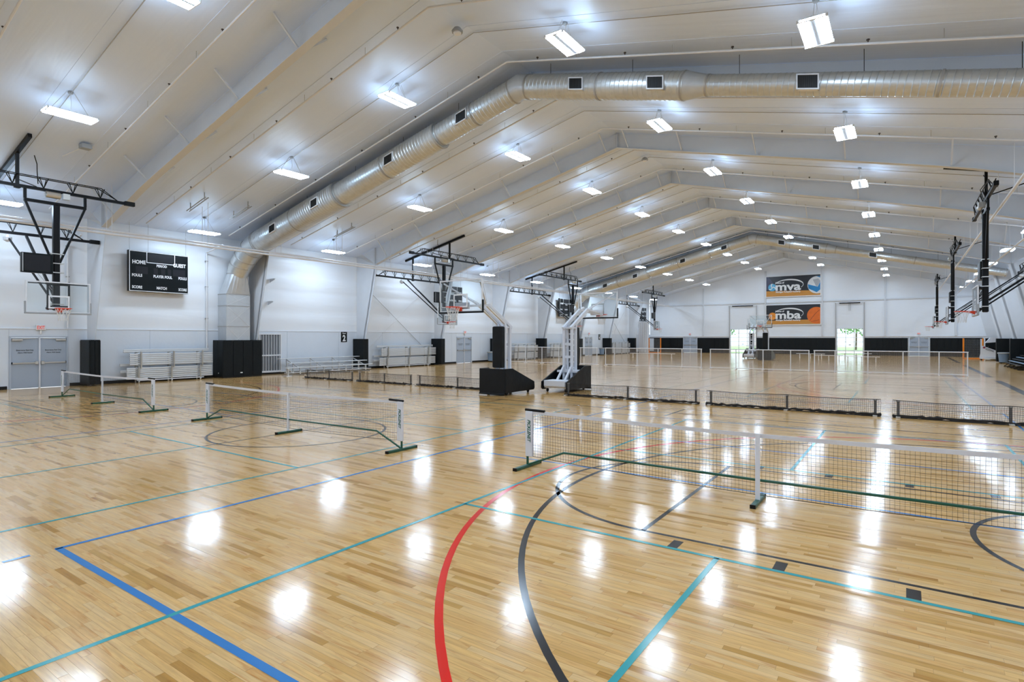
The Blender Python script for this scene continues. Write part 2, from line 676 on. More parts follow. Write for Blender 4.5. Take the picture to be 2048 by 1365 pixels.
def basketball_court(yc, near):
    cx = -10.95
    for s in (-1, 1):
        rx = cx + s * 13.1                      # rim
        ft = cx + s * 8.65                      # free-throw line
        bl = cx + s * 14.6                      # baseline
        back = 0 if s < 0 else 180              # arc opens towards the middle
        for R, m, w in ((6.7, P_RED, 0.065), (6.02, P_BLACK, 0.06)):
            arc(m, rx, yc, R, back - 90, back + 90, w)
            for t in (-1, 1):
                seg(m, rx, yc + t * R, bl, yc + t * R, w)
        arc(P_BLACK, ft, yc, 1.83, back - 90, back + 90, 0.055)
        seg(P_BLACK, ft, yc - 1.83, ft, yc + 1.83, 0.05)
        for t in (-1, 1):
            seg(P_BLACK, ft, yc + t * 1.83, bl, yc + t * 1.83, 0.05)
            for xb in (-1.88, -0.92, 0.065, 0.98):
                xx = cx + s * (xb - cx)
                seg(P_BLACK, xx - 0.05, yc + t * 2.03, xx + 0.05, yc + t * 2.03, 0.22)
        arc(P_BLACK, rx, yc, 1.55, back - 90, back + 90, 0.055)
        seg(P_BLACK, bl, yc - 7.62, bl, yc + 7.62, 0.28 if s > 0 else 0.06)
    for t in (-1, 1):
        seg(P_BLACK, cx - 14.6, yc + t * 7.62, cx + 14.6, yc + t * 7.62, 0.055)
    seg(P_BLACK, cx, yc - 7.62, cx, yc + 7.62, 0.05)
    arc(P_BLACK, cx, yc, 1.83, 0, 360, 0.055)
    for xx in (-5.17, -16.7):
        seg(P_BLACK, xx, yc + 6.9, xx, yc + 8.55, 0.05)


for i, yc in enumerate((7.62, 27.6, 45.6, 64.8)):
    basketball_court(yc, i == 0)

for yb in (0, 19.9):
    for xm in (-1.44, -10.95, -20.55):
        yc = 7.59 + yb
        for s in (-1, 1):
            seg(P_TEAL, xm + s * 3.05, yc - 6.73, xm + s * 3.05, yc + 6.73, 0.05)
            seg(P_TEAL, xm - 3.05, yc + s * 6.73, xm + 3.05, yc + s * 6.73, 0.05)
            seg(P_TEAL, xm - 3.05, yc + s * 2.13, xm + 3.05, yc + s * 2.13, 0.05)
            seg(P_TEAL, xm, yc + s * 2.13, xm, yc + s * 6.73, 0.05)
    for xa, xb in ((-6.82, 2.2), (-23.6, -14.58)):
        y0 = 2.04 + yb
        for x in (xa, xb):
            seg(P_BLUE, x, y0 - 0.025, x, y0 + 18.1, 0.055)
            seg(P_BLUE, x, y0 - 0.42, x, y0 - 0.22, 0.05)
        for y in (y0, y0 + 6.05, y0 + 9.1, y0 + 12.15, y0 + 18.1):
            seg(P_BLUE, xa, y, xb, y, 0.065 if y == y0 else 0.05)

# ------------------------------------------------------------------ ceiling
ceil_root = thing('ceiling', 'pitched white vinyl-lined roof', None, (XC, 30, 11.5), kind='structure')
for sx, nm in ((-1, 'roof_liner'), (1, 'roof_liner')):
    xe = XL - 0.1 if sx < 0 else XR + 0.1
    mb = MB()
    nx, ny = 12, 70
    for j in range(ny + 1):
        y = YN + (YF + 0.1 - YN) * j / ny
        for i in range(nx + 1):
            x = XC + (xe - XC) * i / nx
            mb.v.append((x, y, roof_z(x)))
    for j in range(ny):
        for i in range(nx):
            a = j * (nx + 1) + i
            mb.f.append((a, a + 1, a + nx + 2, a + nx + 1) if sx < 0 else (a, a + nx + 1, a + nx + 2, a + 1))
    mb.build(nm, M_CEIL, ceil_root, smooth=True)

# seam battens of the liner: thin raised folds running up the slope
seam_meshes = {}
for sx in (-1, 1):
    xe = XL if sx < 0 else XR
    g = MB().bar((XC, 0, roof_z(XC) - 0.004), (xe, 0, roof_z(xe) - 0.004), 0.035, 0.012)
    me = bpy.data.meshes.new('liner_seam')
    me.from_pydata([(p[0] - XC, p[1], p[2] - 11.5) for p in g.v], [], g.f)
    me.materials.append(M_CEIL)
    seam_meshes[sx] = me
y = F0 - S * 0.5
while y < YF - 1:
    for sx in (-1, 1):
        o = bpy.data.objects.new('liner_seam', seam_meshes[sx])
        col.objects.link(o)
        o.parent = ceil_root
        o.location = (0, y - 30, 0)
    y += S / 4

# ------------------------------------------------------------------ walls
def side_wall(name, x, inward, label):
    r = thing(name, label, None, (x, 30, 0), kind='structure')
    t = 0.12
    xo = x - inward * t
    ztop = roof_z(x) + 0.05
    MB().box(min(xo, xo + inward * 0.01), max(xo, xo + inward * 0.01), YN, YF, 2.42, ztop).build('wall_sheathing', M_WALLF, r)
    # fabric bulges softly between the horizontal girts
    girts = [2.42, 3.55, 4.65, 5.75, 6.75, ztop]
    zs = []
    for ga, gb in zip(girts[:-1], girts[1:]):
        zs += [(ga + (gb - ga) * k / 6, math.sin(math.pi * k / 6)) for k in range(6)]
    zs.append((ztop, 0.0))
    mb = MB()
    ny = 80
    for j in range(ny + 1):
        y = YN + (YF - YN) * j / ny
        amp = 0.045 + 0.02 * math.sin(y * 1.7) + 0.012 * math.sin(y * 4.1 + 1)
        for (z, b) in zs:
            mb.v.append((x - inward * 0.07 + inward * amp * b, y, z))
    nz_ = len(zs)
    for j in range(ny):
        for i in range(nz_ - 1):
            a = j * nz_ + i
            mb.f.append((a, a + nz_, a + nz_ + 1, a + 1) if inward > 0 else (a, a + 1, a + nz_ + 1, a + nz_))
    mb.build('wall_fabric', M_WALLF, r, smooth=True)
    # lower liner sheets, one per bay pair, with a small joint
    n = 24
    w = (YF - YN) / n
    lo = x + inward * 0.012
    return r, lo, w, n


wl, lo, w, n = side_wall('wall_left', XL, 1, 'long white fabric-lined wall above grey liner panels')
openings = [(7.11, 9.03), (34.36, 36.25), (56.3, 58.03)]


def lower_panels(root, x, inward, opens, width=3.6):
    edges = [YN]
    y = YN
    while y < YF - 0.01:
        y = min(y + width, YF)
        edges.append(y)
    spans = []
    for a, b in zip(edges[:-1], edges[1:]):
        segs = [(a, b)]
        for (o0, o1) in opens:
            nn = []
            for (p, q) in segs:
                if o1 <= p or o0 >= q:
                    nn.append((p, q))
                else:
                    if o0 > p:
                        nn.append((p, o0))
                    if o1 < q:
                        nn.append((o1, q))
            segs = nn
        spans += segs
    for p, q in spans:
        x1 = x - inward * 0.12
        MB().cbox(min(x, x1), max(x, x1), p + 0.003, q - 0.003, 0.0, 2.40, 0.004).build('wall_panel', M_PANEL, root)
    for (o0, o1) in opens:
        x1 = x - inward * 0.12
        MB().box(min(x, x1), max(x, x1), o0, o1, 2.11, 2.40).build('wall_panel', M_PANEL, root)
    # pale seam lip between fabric and panel
    MB().cbox(min(x - inward * 0.05, x + inward * 0.02), max(x - inward * 0.05, x + inward * 0.02), YN, YF, 2.395, 2.43, 0.006).build('seam_strip', M_WHITE, root)


lower_panels(wl, XL, 1, openings)
wr, lo, w, n = side_wall('wall_right', XR, -1, 'long white fabric-lined wall along the black pads')
lower_panels(wr, XR, -1, [])

# wrinkle folds and girt brackets on the left fabric
def baseboard(name, label, segs, axis, at, inward):
    r = thing(name, label, None, (0, 0, 0), kind='structure')
    for a, b in segs:
        if axis == 'y':
            MB().cbox(min(at, at + inward * 0.02), max(at, at + inward * 0.02), a, b, 0, 0.13, 0.004).build('rubber_base', M_BASE, r)
        else:
            MB().cbox(a, b, min(at, at + inward * 0.02), max(at, at + inward * 0.02), 0, 0.13, 0.004).build('rubber_base', M_BASE, r)


baseboard('baseboard_left', 'black rubber base along the left wall', [(YN, 7.05), (9.09, 34.3), (36.31, 56.24), (58.09, YF)], 'y', XL, 1)
baseboard('baseboard_right', 'black rubber base along the right wall', [(YN, YF)], 'y', XR, -1)

# far wall ------------------------------------------------------------
wf = thing('wall_far', 'white gable end wall carrying two banners', None, (XC, YF, 0), kind='structure')
WIN = [(-18.32, -15.31), (-6.41, -3.83)]
FDOOR = [(-24.39, -22.59), (0.42, 2.27)]
holes = sorted([(a, b, 3.05) for a, b in WIN] + [(a, b, 2.11) for a, b in FDOOR])
x = XL
for a, b, h in holes:
    MB().box(x, a, YF, YF + 0.15, 0, 3.05).build('wall_fabric', M_WALLF, wf)
    if h < 3.05:
        MB().box(a, b, YF, YF + 0.15, h, 3.05).build('wall_fabric', M_WALLF, wf)
    x = b
MB().box(x, XR, YF, YF + 0.15, 0, 3.05).build('wall_fabric', M_WALLF, wf)
MB().prism([(XL, 3.05), (XR, 3.05), (XR, roof_z(XR) + .1), (XC, 11.6), (XL, roof_z(XL) + .1)], YF, YF + 0.15, 'y').build('wall_fabric', M_WALLF, wf)
for xp in (-21.75, -14.15, -7.92, -1.72, 4.5):
    MB().cbox(xp - 0.09, xp + 0.09, YF - 0.16, YF + 0.02, 2.2, roof_z(xp) - 0.5, 0.01).build('wall_column', M_STEEL, wf)
for a, b in ((XL, -14.25), (-14.05, -8.02), (-7.82, XR)):
    MB().cbox(a, b, YF - 0.10, YF + 0.02, 6.24, 6.40, 0.01).build('girt', M_STEEL, wf)
for a, b in ((XL, WIN[0][0]), (WIN[0][1], WIN[1][0]), (WIN[1][1], XR)):
    MB().cbox(a, b, YF - 0.07, YF + 0.02, 2.12, 2.22, 0.01).build('ledge', M_WHITE, wf)
baseboard('baseboard_far', 'black rubber base along the end wall', [(XL, -24.45), (-22.53, -18.4), (-15.25, -6.45), (-3.78, 0.36), (2.33, XR)], 'x', YF, -1)

wnr = thing('wall_near', 'white end wall behind the camera', None, (XC, YN, 0), kind='structure')
MB().prism([(XL, 0), (XR, 0), (XR, roof_z(XR) + .1), (XC, 11.6), (XL, roof_z(XL) + .1)], YN - 0.15, YN, 'y').build('wall_fabric', M_WALLF, wnr)

# ------------------------------------------------------------------ portal frames
def rafter_bottom(off):
    P = [(0, 10.82), (4.35, 9.77), (11.75, 7.98), (12.8, 7.70), (16.3, 6.62)]
    for (a, za), (b, zb) in zip(P[:-1], P[1:]):
        if off <= b:
            return za + (zb - za) * (off - a) / (b - a)
    return P[-1][1]


def make_frame():
    r = thing('steel_frame', '', 'steel frame', (XC, 0, 0), 'portal frames of the hall')
    fw = 0.13
    for s in (-1, 1):
        X = lambda o: XC + s * o
        wall_off = abs((XL if s < 0 else XR) - XC) - 0.02
        wall_off = 18.1
        # column: web + inner flange (tapered)
        web = MB().prism([(X(wall_off), 0), (X(wall_off - 0.28), 0), (X(16.3), 6.62), (X(wall_off), 7.2)], -0.008, 0.008, 'y')
        c = web.build('column', M_STEEL, r)
        MB().bar((X(wall_off - 0.28), 0, 0), (X(16.3), 0, 6.62), 0.26, 0.016, up=(0, 1, 0)).xf(lambda p: p).build('inner_flange', M_STEEL, c)
        # rafter: web between bottom line and roof
        offs = [0, 4.35, 8, 11.75, 12.8, 16.3, 17.6]
        top = [(X(o), roof_z(X(o)) - 0.01) for o in offs]
        bot = [(X(o), rafter_bottom(o)) for o in offs[:-1]]
        poly = top + list(reversed(bot))
        w2 = MB().prism(poly, -0.008, 0.008, 'y').build('rafter', M_STEEL, r)
        fl_ = MB()
        for (xa, za), (xb, zb) in zip(bot[:-1], bot[1:]):
            d = Vector((xb - xa, 0, zb - za)).normalized()
            nrm = Vector((-d.z, 0, d.x))
            if nrm.z > 0:
                nrm = -nrm
            t = nrm * 0.02
            fl_.add([(xa, -fw, za), (xb, -fw, zb), (xb, fw, zb), (xa, fw, za),
                     (xa + t.x, -fw, za + t.z), (xb + t.x, -fw, zb + t.z), (xb + t.x, fw, zb + t.z), (xa + t.x, fw, za + t.z)],
                    [(0, 1, 2, 3), (4, 7, 6, 5), (0, 4, 5, 1), (3, 2, 6, 7), (0, 3, 7, 4), (1, 5, 6, 2)])
        fl_.build('bottom_flange', M_STEEL, w2)
        # haunch stiffener
        MB().box(X(16.3) - 0.008, X(16.3) + 0.008, -0.12, 0.12, 6.62, roof_z(X(16.3)) - 0.02).build('stiffener', M_STEEL, w2)
        # fly braces to both sides
        for o in (0.55, 3.0, 6.0, 9.1, 12.2, 15.2):
            for t in (-1, 1):
                zb = rafter_bottom(o) + 0.05
                zt = roof_z(X(o)) - 0.02
                MB().bar((X(o), t * 0.10, zb), (X(o), t * 0.85, zt), 0.05, 0.05, up=(1, 0, 0)).build('fly_brace', M_STEEL, r)
    MB().box(XC - 0.012, XC + 0.012, -0.13, 0.13, 10.80, 11.48).build('ridge_plate', M_STEEL, r)
    return r


fr0 = make_frame()
for i, yf in enumerate(FRAMES):
    r = fr0 if i == 0 else copy_tree(fr0)
    r.location = (XC, yf, 0)
    if i in (3, 8):      # the round ducts run here: no braces on the camera side
        for ch in list(r.children):
            if ch.name.startswith('fly_brace') and min(v.co.y for v in ch.data.vertices) < -0.5:
                bpy.data.objects.remove(ch)
    if i == 0:
        r['label'] = 'white tapered steel portal frame standing behind the camera position'
    elif i == 1:
        r['label'] = 'white tapered steel portal frame over the nearest ceiling-hung hoop'
    elif i == 3:
        r['label'] = 'white tapered steel portal frame directly behind the nearer round duct'
    elif i == 8:
        r['label'] = 'white tapered steel portal frame directly behind the farther round duct'
    else:
        r['label'] = 'white tapered steel portal frame, %s counted from the camera' % ORD[i - 1]

# ------------------------------------------------------------------ outside
lawn = MB().box(-60, 45, YF + 0.3, 140, -0.25, -0.05).build('ground', pmat('lawn', (0.42, 0.56, 0.24), 0.9, var=0.25, scale=1.5))
tag(lawn, 'pale green lawn beyond the glazed doors', kind='structure')
pave = MB().box(-60, 45, YF + 9, YF + 22, -0.05, -0.03).build('pavement', pmat('gravel', (0.80, 0.80, 0.76), 0.9, var=0.1, scale=6))
tag(pave, 'white gravel strip beyond the glazed doors', kind='structure')


def tree(x, y, h, rad, label, seed):
    rr = random.Random(seed)
    r = thing('tree', label, 'tree', (x, y, -0.05), 'trees beyond the glazed doors')
    MB().tube([(x, y, -0.05), (x + 0.1, y, h * 0.45), (x, y + 0.1, h * 0.7)], [0.16, 0.12, 0.06], 8).build('trunk', pmat('bark', (0.12, 0.09, 0.06), 0.9), r)
    mb = MB()
    for k in range(420):
        a, b = rr.uniform(0, 6.283), math.acos(rr.uniform(-1, 1))
        q = rad * rr.uniform(0.45, 1.0)
        c = Vector((x + q * math.sin(b) * math.cos(a), y + q * math.sin(b) * math.sin(a), h * 0.62 + q * 0.9 * math.cos(b)))
        u = Vector((rr.uniform(-1, 1), rr.uniform(-1, 1), rr.uniform(-1, 1))).normalized()
        v = u.orthogonal().normalized()
        sc = rr.uniform(0.22, 0.42)
        mb.add([c - u * sc, c + v * sc * 0.5, c + u * sc, c - v * sc * 0.5], [(0, 1, 2, 3)])
    mb.build('foliage', pmat('leaf_green', (0.16, 0.36, 0.09), 0.7, var=0.5, scale=1.5), r, kind='stuff')


for i, (x, y, h, rad) in enumerate([(-28, 110, 7, 3.0), (-20.5, 108, 8, 3.2), (-13.5, 112, 7, 3.0), (-6.5, 109, 8, 3.1), (0.3, 112, 7, 3.0), (7.5, 110, 8, 3.0)]):
    pos = 'left' if x < -11 else 'right'
    tree(x, y, h, rad, '%s leafy green tree seen through the %s glazed door' % (['leftmost', 'middle', 'rightmost'][i % 3], pos), i)

# ================================================================== LIGHTS
def make_light():
    r = thing('high_bay_light', '', 'light', (0, 0, 0), 'high-bay lights under the roof')
    # body: two shallow channels and a ribbed spine between them
    MB().prism([(-0.275, 0.0), (-0.275, 0.055), (-0.06, 0.085), (0.06, 0.085), (0.275, 0.055), (0.275, 0.0), (0.06, 0.028), (-0.06, 0.028)], -0.62, 0.62, 'y').build('housing', M_WHITE, r)
    for s in (-1, 1):
        q = [(s * 0.268, -0.60, -0.003), (s * 0.268, 0.60, -0.003), (s * 0.07, 0.60, 0.020), (s * 0.07, -0.60, 0.020)]
        MB().add(q, [(0, 1, 2, 3) if s < 0 else (3, 2, 1, 0)]).build('diffuser', M_LAMP, r)
        q = [(s * 0.2765, -0.58, 0.006), (s * 0.2765, 0.58, 0.006), (s * 0.2765, 0.58, 0.048), (s * 0.2765, -0.58, 0.048)]
        MB().add(q, [(0, 1, 2, 3) if s > 0 else (3, 2, 1, 0)]).build('side_fill_glow', M_FILL_GLOW, r)  # added glowing strip along the side, fill light for the roof
        q = [(-0.24, s * 0.6325, 0.006), (0.24, s * 0.6325, 0.006), (0.24, s * 0.6325, 0.048), (-0.24, s * 0.6325, 0.048)]
        MB().add(q, [(0, 1, 2, 3) if s < 0 else (3, 2, 1, 0)]).build('end_fill_glow', M_FILL_GLOW, r)  # same added fill strip across the end cap
        MB().box(-0.29, 0.29, s * 0.62 - 0.012, s * 0.62 + 0.012, -0.006, 0.06).build('end_cap', M_WHITE, r)
    MB().add([(-0.12, -0.4, 0.0865), (0.12, -0.4, 0.0865), (0.12, 0.4, 0.0865), (-0.12, 0.4, 0.0865)], [(0, 1, 2, 3)]).build('top_lens', M_TOP, r)
    rib = MB()
    for k in range(40):
        yy = -0.585 + k * 0.03
        rib.box(-0.055, 0.055, yy - 0.006, yy + 0.006, 0.004, 0.03)
    rib.build('heat_sink', M_RIB, r, kind='stuff')
    return r


light0 = make_light()
wire_len = {}
cnt = 0
ROWS = [(-27.0, 6.95, 'beside the left wall'), (-20.2, 8.58, 'between ridge and left wall'), (-14.2, 10.13, 'just left of the ridge'),
        (-7.67, 10.13, 'just right of the ridge'), (-1.55, 8.58, 'between ridge and right wall'), (4.9, 7.05, 'beside the right wall')]
LIGHT_Y = [-0.99 + 7.325 * i for i in range(-1, 10)] + [71.7]
for (lx, lz, rd) in ROWS:
    for i, ly in enumerate(LIGHT_Y):
        r = light0 if cnt == 0 else copy_tree(light0)
        r.location = (lx, ly, lz)
        r['label'] = 'twin-strip high-bay light, %s from the camera in the row %s' % (ORD[i], rd)
        cnt += 1
        # suspension: ceiling box, two wires, feed cable
        top = roof_z(lx) - 0.02
        MB().lathe([(0.05, -0.05), (0.07, -0.03), (0.07, 0.0)], 10, (lx, ly, top)).build('ceiling_box', M_GREY, r)
        for s in (-1, 1):
            MB().tube([(lx, ly + s * 0.08, top), (lx, ly + s * 0.5, lz + 0.07)], 0.004, 4).build('wire', M_CONDUIT, r)
        MB().tube([(lx, ly, top), (lx + 0.05, ly, (top + lz) / 2), (lx, ly, lz + 0.07)], 0.006, 5).build('cable', M_WHITE, r)

# ================================================================== PIPES
def sloped(mb, y, off0, off1, drop, r, side, n=8):
    xa, xb = XC + side * off0, XC + side * off1
    mb.tube([(xa, y, roof_z(xa) - drop), (xb, y, roof_z(xb) - drop)], r, n)


def make_sprinkler():
    r = thing('sprinkler_pipe', '', 'pipe', (XC, 0, 11.3), 'sprinkler pipes across the roof')
    for side in (-1, 1):
        mb = MB()
        sloped(mb, 0, 0.0, 17.2, 0.25, 0.03, side)
        p = mb.build('pipe', M_PIPE, r)
        for k in range(6):
            o = 1.2 + k * 3.0
            xx = XC + side * o
            zz = roof_z(xx) - 0.25
            MB().lathe([(0.012, 0.0), (0.018, 0.05), (0.04, 0.055), (0.035, 0.075), (0.01, 0.08)], 8, (xx, 0.0, zz + 0.03)).build('sprinkler_head', M_BRASS, p)
            xh = XC + side * (o + 1.4)
            if o + 1.4 < 17:
                MB().tube([(xh, 0, roof_z(xh)), (xh, 0, roof_z(xh) - 0.22)], 0.006, 5).build('hanger', M_CONDUIT, p)
    return r


def make_conduit():
    r = thing('conduit', '', 'conduit', (XC, 0, 11.4), 'thin conduits feeding the lights')
    for side in (-1, 1):
        mb = MB()
        sloped(mb, 0, 0, 16.2, 0.06, 0.012, side, 6)
        mb.build('tube', M_CONDUIT, r)
    return r


sp0, co0 = make_sprinkler(), make_conduit()
n_sp = 0
for i in range(10):
    yb = FRAMES[i] if i < len(FRAMES) else 0
    for j, dy in enumerate((1.95, 5.75)):
        r = sp0 if n_sp == 0 else copy_tree(sp0)
        r.location = (XC, FRAMES[i] + dy, 11.3)
        side = 'camera side' if j == 0 else 'far side'
        r['label'] = 'white sprinkler pipe on the %s of the %s roof bay' % (side, ORD[i])
        n_sp += 1
for i, ly in enumerate(LIGHT_Y[1:]):
    r = co0 if i == 0 else copy_tree(co0)
    r.location = (XC, ly, 11.4)
    r['label'] = 'thin grey conduit running over the %s cross row of lights' % ORD[i]

# twin pipes that run the length of the hall near both eaves
for (px, pz, rad, lab) in ((-26.0, 6.31, 0.045, 'upper white pipe running along below the left eave'), (-25.5, 6.11, 0.05, 'lower white pipe running along below the left eave'),
                           (2.9, 6.83, 0.05, 'white pipe running along the roof above the right-hand hoops'), (4.5, 6.55, 0.045, 'white pipe running along below the right eave')):
    r = thing('long_pipe', lab, 'pipe', (px, 30, pz), 'white pipes along the eaves')
    MB().tube([(px, -8, pz), (px, YF - 1, pz)], rad, 10).build('pipe', M_PIPE, r, smooth=True)
    for ly in LIGHT_Y[1:]:
        for dy in (-0.6, 3.0):
            MB().tube([(px, ly + dy, pz), (px, ly + dy, roof_z(px))], 0.012, 5).build('hanger', M_PIPE, r)

# ================================================================== DUCTS
def make_duct(label, group):
    Yd = 16.30
    r = thing('round_duct', label, 'duct', (XL, Yd, 2.0), group)
    cz = lambda x: 10.72 - 0.243 * abs(x - XC)
    segs = [(-26.7, -20.4, 0.58), (-20.4, -14.6, 0.50), (-14.6, -11.15, 0.42), (-10.6, -5.15, 0.40), (-4.6, 6.0, 0.285)]
    for (xa, xb, rad) in segs:
        pts, rs = [], []
        n = max(2, int((xb - xa) / 0.145))
        for i in range(n + 1):
            x = xa + (xb - xa) * i / n
            for dx, dr in ((-0.012, 0.0), (0.0, 0.012), (0.012, 0.0)):
                if i in (0, n) and dx != 0:
                    continue
                pts.append((x + dx, Yd, cz(x + dx)))
                rs.append(rad + dr)
        d = MB().tube(pts, rs, 24, cap=True).build('duct_section', M_GALV, r, smooth=True)
        for xr in ((xa + 0.06), (xa + xb) / 2, (xb - 0.06)):
            MB().tube([(xr - 0.025, Yd, cz(xr - 0.025)), (xr + 0.025, Yd, cz(xr + 0.025))], rad + 0.02, 24).build('joint_band', M_CONDUIT, d, smooth=True)
        k = xa + 0.9
        while k < xb:
            MB().tube([(k, Yd, cz(k) + rad), (k, Yd, roof_z(k))], 0.008, 5).build('hanger', M_BLACK, d)
            k += 2.9
    # ridge elbow and reducer
    MB().tube([(-11.2, Yd, cz(-11.2)), (XC, Yd, cz(XC) + 0.02), (-10.55, Yd, cz(-10.55))], [0.43, 0.43, 0.41], 24).build('ridge_elbow', M_GALV_FLAT, r, smooth=True)
    MB().tube([(-5.18, Yd, cz(-5.18)), (-4.58, Yd, cz(-4.58))], [0.41, 0.29], 24).build('reducer', M_GALV_FLAT, r, smooth=True)
    # wall elbow (segmented) down to the square plenum
    MB().tube([(-26.6, Yd, cz(-26.6)), (-27.15, Yd, 6.74), (-27.65, Yd - 0.05, 6.40), (-28.1, Yd - 0.1, 5.98), (-28.38, Yd - 0.16, 5.60), (-28.5, Yd - 0.2, 5.30)], [0.58, 0.58, 0.57, 0.56, 0.54, 0.50], 24).build('elbow', M_GALV, r, smooth=True)
    for (c, d, q) in (((-26.75, Yd, cz(-26.75)), (-0.97, 0, -0.24), 0.6), ((-27.42, Yd - 0.02, 6.57), (-0.8, 0, -0.6), 0.60), ((-27.9, Yd - 0.08, 6.19), (-0.72, 0, -0.7), 0.59), ((-28.25, Yd - 0.13, 5.80), (-0.5, 0, -0.87), 0.57), ((-28.5, Yd - 0.2, 5.34), (-0.05, 0, -1), 0.52)):
        d = Vector(d).normalized() * 0.02
        c = Vector(c)
        MB().tube([c - d, c + d], q, 24).build('joint_band', M_CONDUIT, r, smooth=True)
    # square-to-round transition
    y0, y1, x0, x1 = 15.41, 16.68, XL + 0.01, -28.3
    n = 24
    ring_t, ring_b = [], []
    for k in range(n):
        a = 2 * math.pi * k / n
        ring_t.append((-28.5 + 0.50 * math.cos(a), Yd - 0.2 + 0.50 * math.sin(a), 5.32))
        ca, sa = math.cos(a), math.sin(a)
        m = max(abs(ca), abs(sa))
        ring_b.append(((x0 + x1) / 2 + (x1 - x0) / 2 * ca / m, (y0 + y1) / 2 + (y1 - y0) / 2 * sa / m, 4.28))
    tr = MB().add(ring_t + ring_b, [(k, (k + 1) % n, n + (k + 1) % n, n + k) for k in range(n)])
    tr.build('transition', M_GALV_FLAT, r)
    # plenum sections with cross-broken faces and flanges
    zz = [(1.4, 2.62), (2.62, 3.68), (3.68, 4.28)]
    for za, zb in zz:
        pl = MB().box(x0, x1, y0, y1, za, zb).build('plenum', M_GALV_FLAT, r)
        MB().box(x0, x1 + 0.02, y0 - 0.02, y1 + 0.02, zb - 0.015, zb + 0.015).build('flange', M_CONDUIT, pl)
        MB().bar((x1 + 0.002, y0, za), (x1 + 0.002, y1, zb), 0.022, 0.012, up=(1, 0, 0)).build('cross_break', M_ALU, pl)
        MB().bar((x1 + 0.002, y1, za), (x1 + 0.002, y0, zb), 0.022, 0.012, up=(1, 0, 0)).build('cross_break', M_ALU, pl)
    # registers on the camera side, angled a little downwards
    rads = [0.58, 0.58, 0.50, 0.42, 0.40, 0.40, 0.285]
    for xv, rad in zip((-24.8, -21.6, -16.95, -13.25, -8.55, -5.95, -2.0), rads):
        ang = -0.12
        cy, czv = Yd - (rad + 0.0) * math.cos(ang), cz(xv) + (rad) * math.sin(ang)
        hw, hh = 0.26, 0.20
        sl = -0.243 if xv > XC else 0.243
        def pt(a, b, o):
            return (xv + a, cy - o, czv + b + sl * a)
        fr = MB()
        for (a0, a1, b0, b1) in ((-hw, hw, hh - 0.035, hh), (-hw, hw, -hh, -hh + 0.035), (-hw, -hw + 0.035, -hh, hh), (hw - 0.035, hw, -hh, hh)):
            vs = [pt(a0, b0, -0.13), pt(a1, b0, -0.13), pt(a1, b1, -0.13), pt(a0, b1, -0.13), pt(a0, b0, 0.03), pt(a1, b0, 0.03), pt(a1, b1, 0.03), pt(a0, b1, 0.03)]
            fr.add(vs, [(0, 3, 2, 1), (4, 5, 6, 7), (0, 1, 5, 4), (1, 2, 6, 5), (2, 3, 7, 6), (3, 0, 4, 7)])
        g = fr.build('register_frame', M_WHITE, r)
        vs = [pt(-hw, -hh, 0.012), pt(hw, -hh, 0.012), pt(hw, hh, 0.012), pt(-hw, hh, 0.012)]
        MB().add(vs, [(0, 1, 2, 3)]).build('register_core', M_DARK, g)
        sm = MB()
        for k in range(11):
            a = -hw + 0.05 + k * (2 * hw - 0.1) / 10
            sm.bar(pt(a, -hh + 0.03, 0.018), pt(a, hh - 0.03, 0.018), 0.008, 0.008)
        sm.build('register_blades', M_BASE, g, kind='stuff')
    return r


d1 = make_duct('large galvanised round duct climbing from the wall plenum, nearer of two', 'round ducts')
d2 = copy_tree(d1)
d2.location.y += 5 * S
d2['label'] = 'galvanised round duct far down the hall before the banners'

# smoke detector and junction boxes
sd = thing('smoke_detector', 'round grey detector on the near conduit at the ridge', 'detector', (XC - 0.1, 13.0, 11.2))
MB().lathe([(0.16, 0.0), (0.17, 0.05), (0.10, 0.14), (0.06, 0.16)], 16, (XC - 0.1, 13.0, 11.18)).build('body', M_GREY, sd)
MB().lathe([(0.09, -0.05), (0.12, -0.03), (0.12, 0.0)], 16, (XC - 0.1, 13.0, 11.18)).build('lens', M_WHITE, sd)
sd2 = thing('smoke_detector', 'round grey detector at the ridge behind the nearer duct', 'detector', (XC - 0.1, 27.9, 11.2))
MB().lathe([(0.16, 0.0), (0.17, 0.05), (0.10, 0.14), (0.06, 0.16)], 16, (XC - 0.1, 27.9, 11.18)).build('body', M_GREY, sd2)
MB().lathe([(0.09, -0.05), (0.12, -0.03), (0.12, 0.0)], 16, (XC - 0.1, 27.9, 11.18)).build('lens', M_WHITE, sd2)

